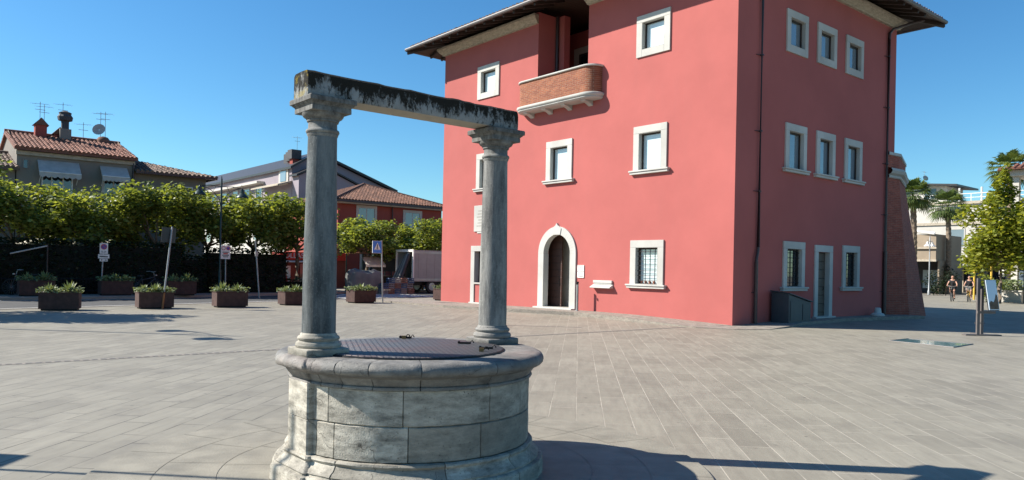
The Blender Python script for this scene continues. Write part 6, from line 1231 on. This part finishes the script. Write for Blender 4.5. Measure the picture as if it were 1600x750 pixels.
def rider(label, top, bottom, hair_long):
    t_ = thing('person', label, 'person', (0, 0, 0), None); J = []; E = []
    def ch(parent, pts):
        for p in pts: J.append(p); E.append((parent, len(J)-1)); parent = len(J)-1
        return parent
    J.append((-0.20, 0, 0.97, 0.135, 0.15)); s1 = ch(0, [(-0.16, 0, 1.12, 0.115, 0.14), (-0.09, 0, 1.30, 0.115, 0.155), (-0.05, 0, 1.44, 0.085, 0.15)]); nk = ch(s1, [(-0.03, 0, 1.52, 0.052)]); ch(nk, [(-0.005, 0, 1.60, 0.075, 0.07), (0.01, 0, 1.68, 0.095, 0.078), (0.0, 0, 1.76, 0.07, 0.06)])
    for s_ in (-1, 1):
        ch(s1, [(-0.05, 0.17*s_, 1.43, 0.06), (0.04, 0.27*s_, 1.21, 0.042), (0.22, 0.29*s_, 1.09, 0.03), (0.30, 0.27*s_, 1.07, 0.026)])
        kx, kz, fx, fz = (0.22, 0.72, 0.03, 0.22) if s_ > 0 else (0.16, 0.90, -0.25, 0.47)
        ch(0, [(-0.16, 0.10*s_, 0.93, 0.095), (kx, 0.13*s_, kz, 0.06), ((kx+fx)/2-0.02, 0.13*s_, (kz+fz)/2+0.03, 0.055), (fx-0.04, 0.13*s_, fz+0.05, 0.036), (fx+0.10, 0.13*s_, fz, 0.032)])
    body = skinned('body', 'skin', J, E, t_, None); V = Vector
    for s_ in (-1, 1):       # fingers curled round the grips
        for k in range(4): f = MB(); y = s_*(0.235+0.022*k); c = V((0.30, y, 1.06)); f.tube([c+V((-0.02, 0, 0.02)), c+V((0.025, 0, 0.022)), c+V((0.035, 0, -0.01)), c+V((0.01, 0, -0.025))], [0.010, 0.010, 0.009, 0.008], 6); f.build('finger', 'skin', body, local=True, smooth=True)
        f = MB(); c = V((0.28, s_*0.215, 1.06)); f.tube([c, c+V((0.02, -0.02*s_, -0.015)), c+V((0.03, -0.01*s_, -0.03))], [0.012, 0.011, 0.009], 6); f.build('thumb', 'skin', body, local=True, smooth=True)
    JT = [(-0.20, 0, 0.99, 0.15, 0.165), (-0.16, 0, 1.12, 0.13, 0.155), (-0.09, 0, 1.30, 0.13, 0.17), (-0.055, 0, 1.43, 0.095, 0.16), (-0.05, 0.17, 1.43, 0.075), (-0.02, 0.22, 1.34, 0.06), (-0.05, -0.17, 1.43, 0.075), (-0.02, -0.22, 1.34, 0.06)]
    skinned('shirt', top, JT, [(0, 1), (1, 2), (2, 3), (3, 4), (4, 5), (3, 6), (6, 7)], t_, None)
    JS = [(-0.20, 0, 0.97, 0.15, 0.165), (-0.14, 0.10, 0.93, 0.11), (0.12, 0.125, 0.79, 0.088), (-0.14, -0.10, 0.93, 0.11), (0.08, -0.125, 0.90, 0.088)]
    skinned('shorts', bottom, JS, [(0, 1), (1, 2), (0, 3), (3, 4)], t_, None)
    f = MB(); rows = []
    for k in range(7): a = k/6*math.pi*0.56; rows.append([V((-0.02+0.108*math.sin(a)*math.cos(b_)-0.012, 0.092*math.sin(a)*math.sin(b_), 1.685+0.118*math.cos(a))) for b_ in [R_(48)+R_(264)*j/16 for j in range(17)]])
    f.grid(rows); hr = f.build('hair', 'hair', t_, local=True, smooth=True)
    if hair_long: f = MB(); f.tube([V((-0.11, 0, 1.72)), V((-0.15, 0, 1.6)), V((-0.14, 0, 1.45))], [0.05, 0.05, 0.015], 8); f.build('ponytail', 'hair', hr, local=True, smooth=True)
    f = MB(); f.tube([V((0.10, 0, 1.70)), V((0.125, 0, 1.662)), V((0.10, 0, 1.65))], [0.01, 0.016, 0.012], 6); f.build('nose', 'skin', body, local=True)
    f = MB(); f.box(V((0.098, 0, 1.625)), (0.006, 0.024, 0.006)); f.build('mouth', 'red_render', body, local=True)
    for s_ in (-1, 1): f = MB(); f.box(V((0.10, 0.034*s_, 1.695)), (0.006, 0.013, 0.007)); f.build('eye', 'black_paint', body, local=True); f = MB(); f.lathe([(0.0, -0.03), (0.018, 0), (0.0, 0.03)], V((0.0, 0.088*s_, 1.67)), 8, cap=False); f.build('ear', 'skin', body, local=True)
    for fx, fz, y in ((0.05, 0.205, 0.13), (-0.22, 0.455, -0.13)): f = MB(); f.box(V((fx, y, fz)), (0.13, 0.045, 0.035)); f.build('shoe', 'white_paint' if top == 'black_cloth' and hair_long else 'black_cloth', t_, local=True, bevel=0.02)
    return t_
for bk, rd, p in ((bicycle('black bicycle with dark front basket, left of the two cyclists', 'black_paint', 'black_iron'), rider('person in a black sleeveless top riding the left bicycle towards the well', 'black_cloth', 'black_cloth', False), W(56.4, 20.25, 0)),
                  (bicycle('pale bicycle with yellow front, right of the two cyclists', 'yellow_paint', 'canvas_grey'), rider('person in a black T-shirt riding the yellow fronted bicycle', 'black_cloth', 'slate', True), W(57.9, 19.72, 0))):
    a = math.atan2(-p.y, -p.x) - 0.12
    for o in (bk, rd): o.location = p; o.rotation_euler = (0, 0, a)
# bicycles parked behind the far planters
pb = bicycle('dark bicycle parked behind the far planters by the hedge', 'slate', None); pb['group'] = 'parked bicycles by the hedge'; pb.location = W(9.3, 37.15, 0.12); pb.rotation_euler = (0, 0, ANG+0.3)
copy_tree(pb, W(4.7, 37.2, 0.12), ANG+2.9, 1, 'dark bicycle parked behind the leftmost planters, handlebar showing')
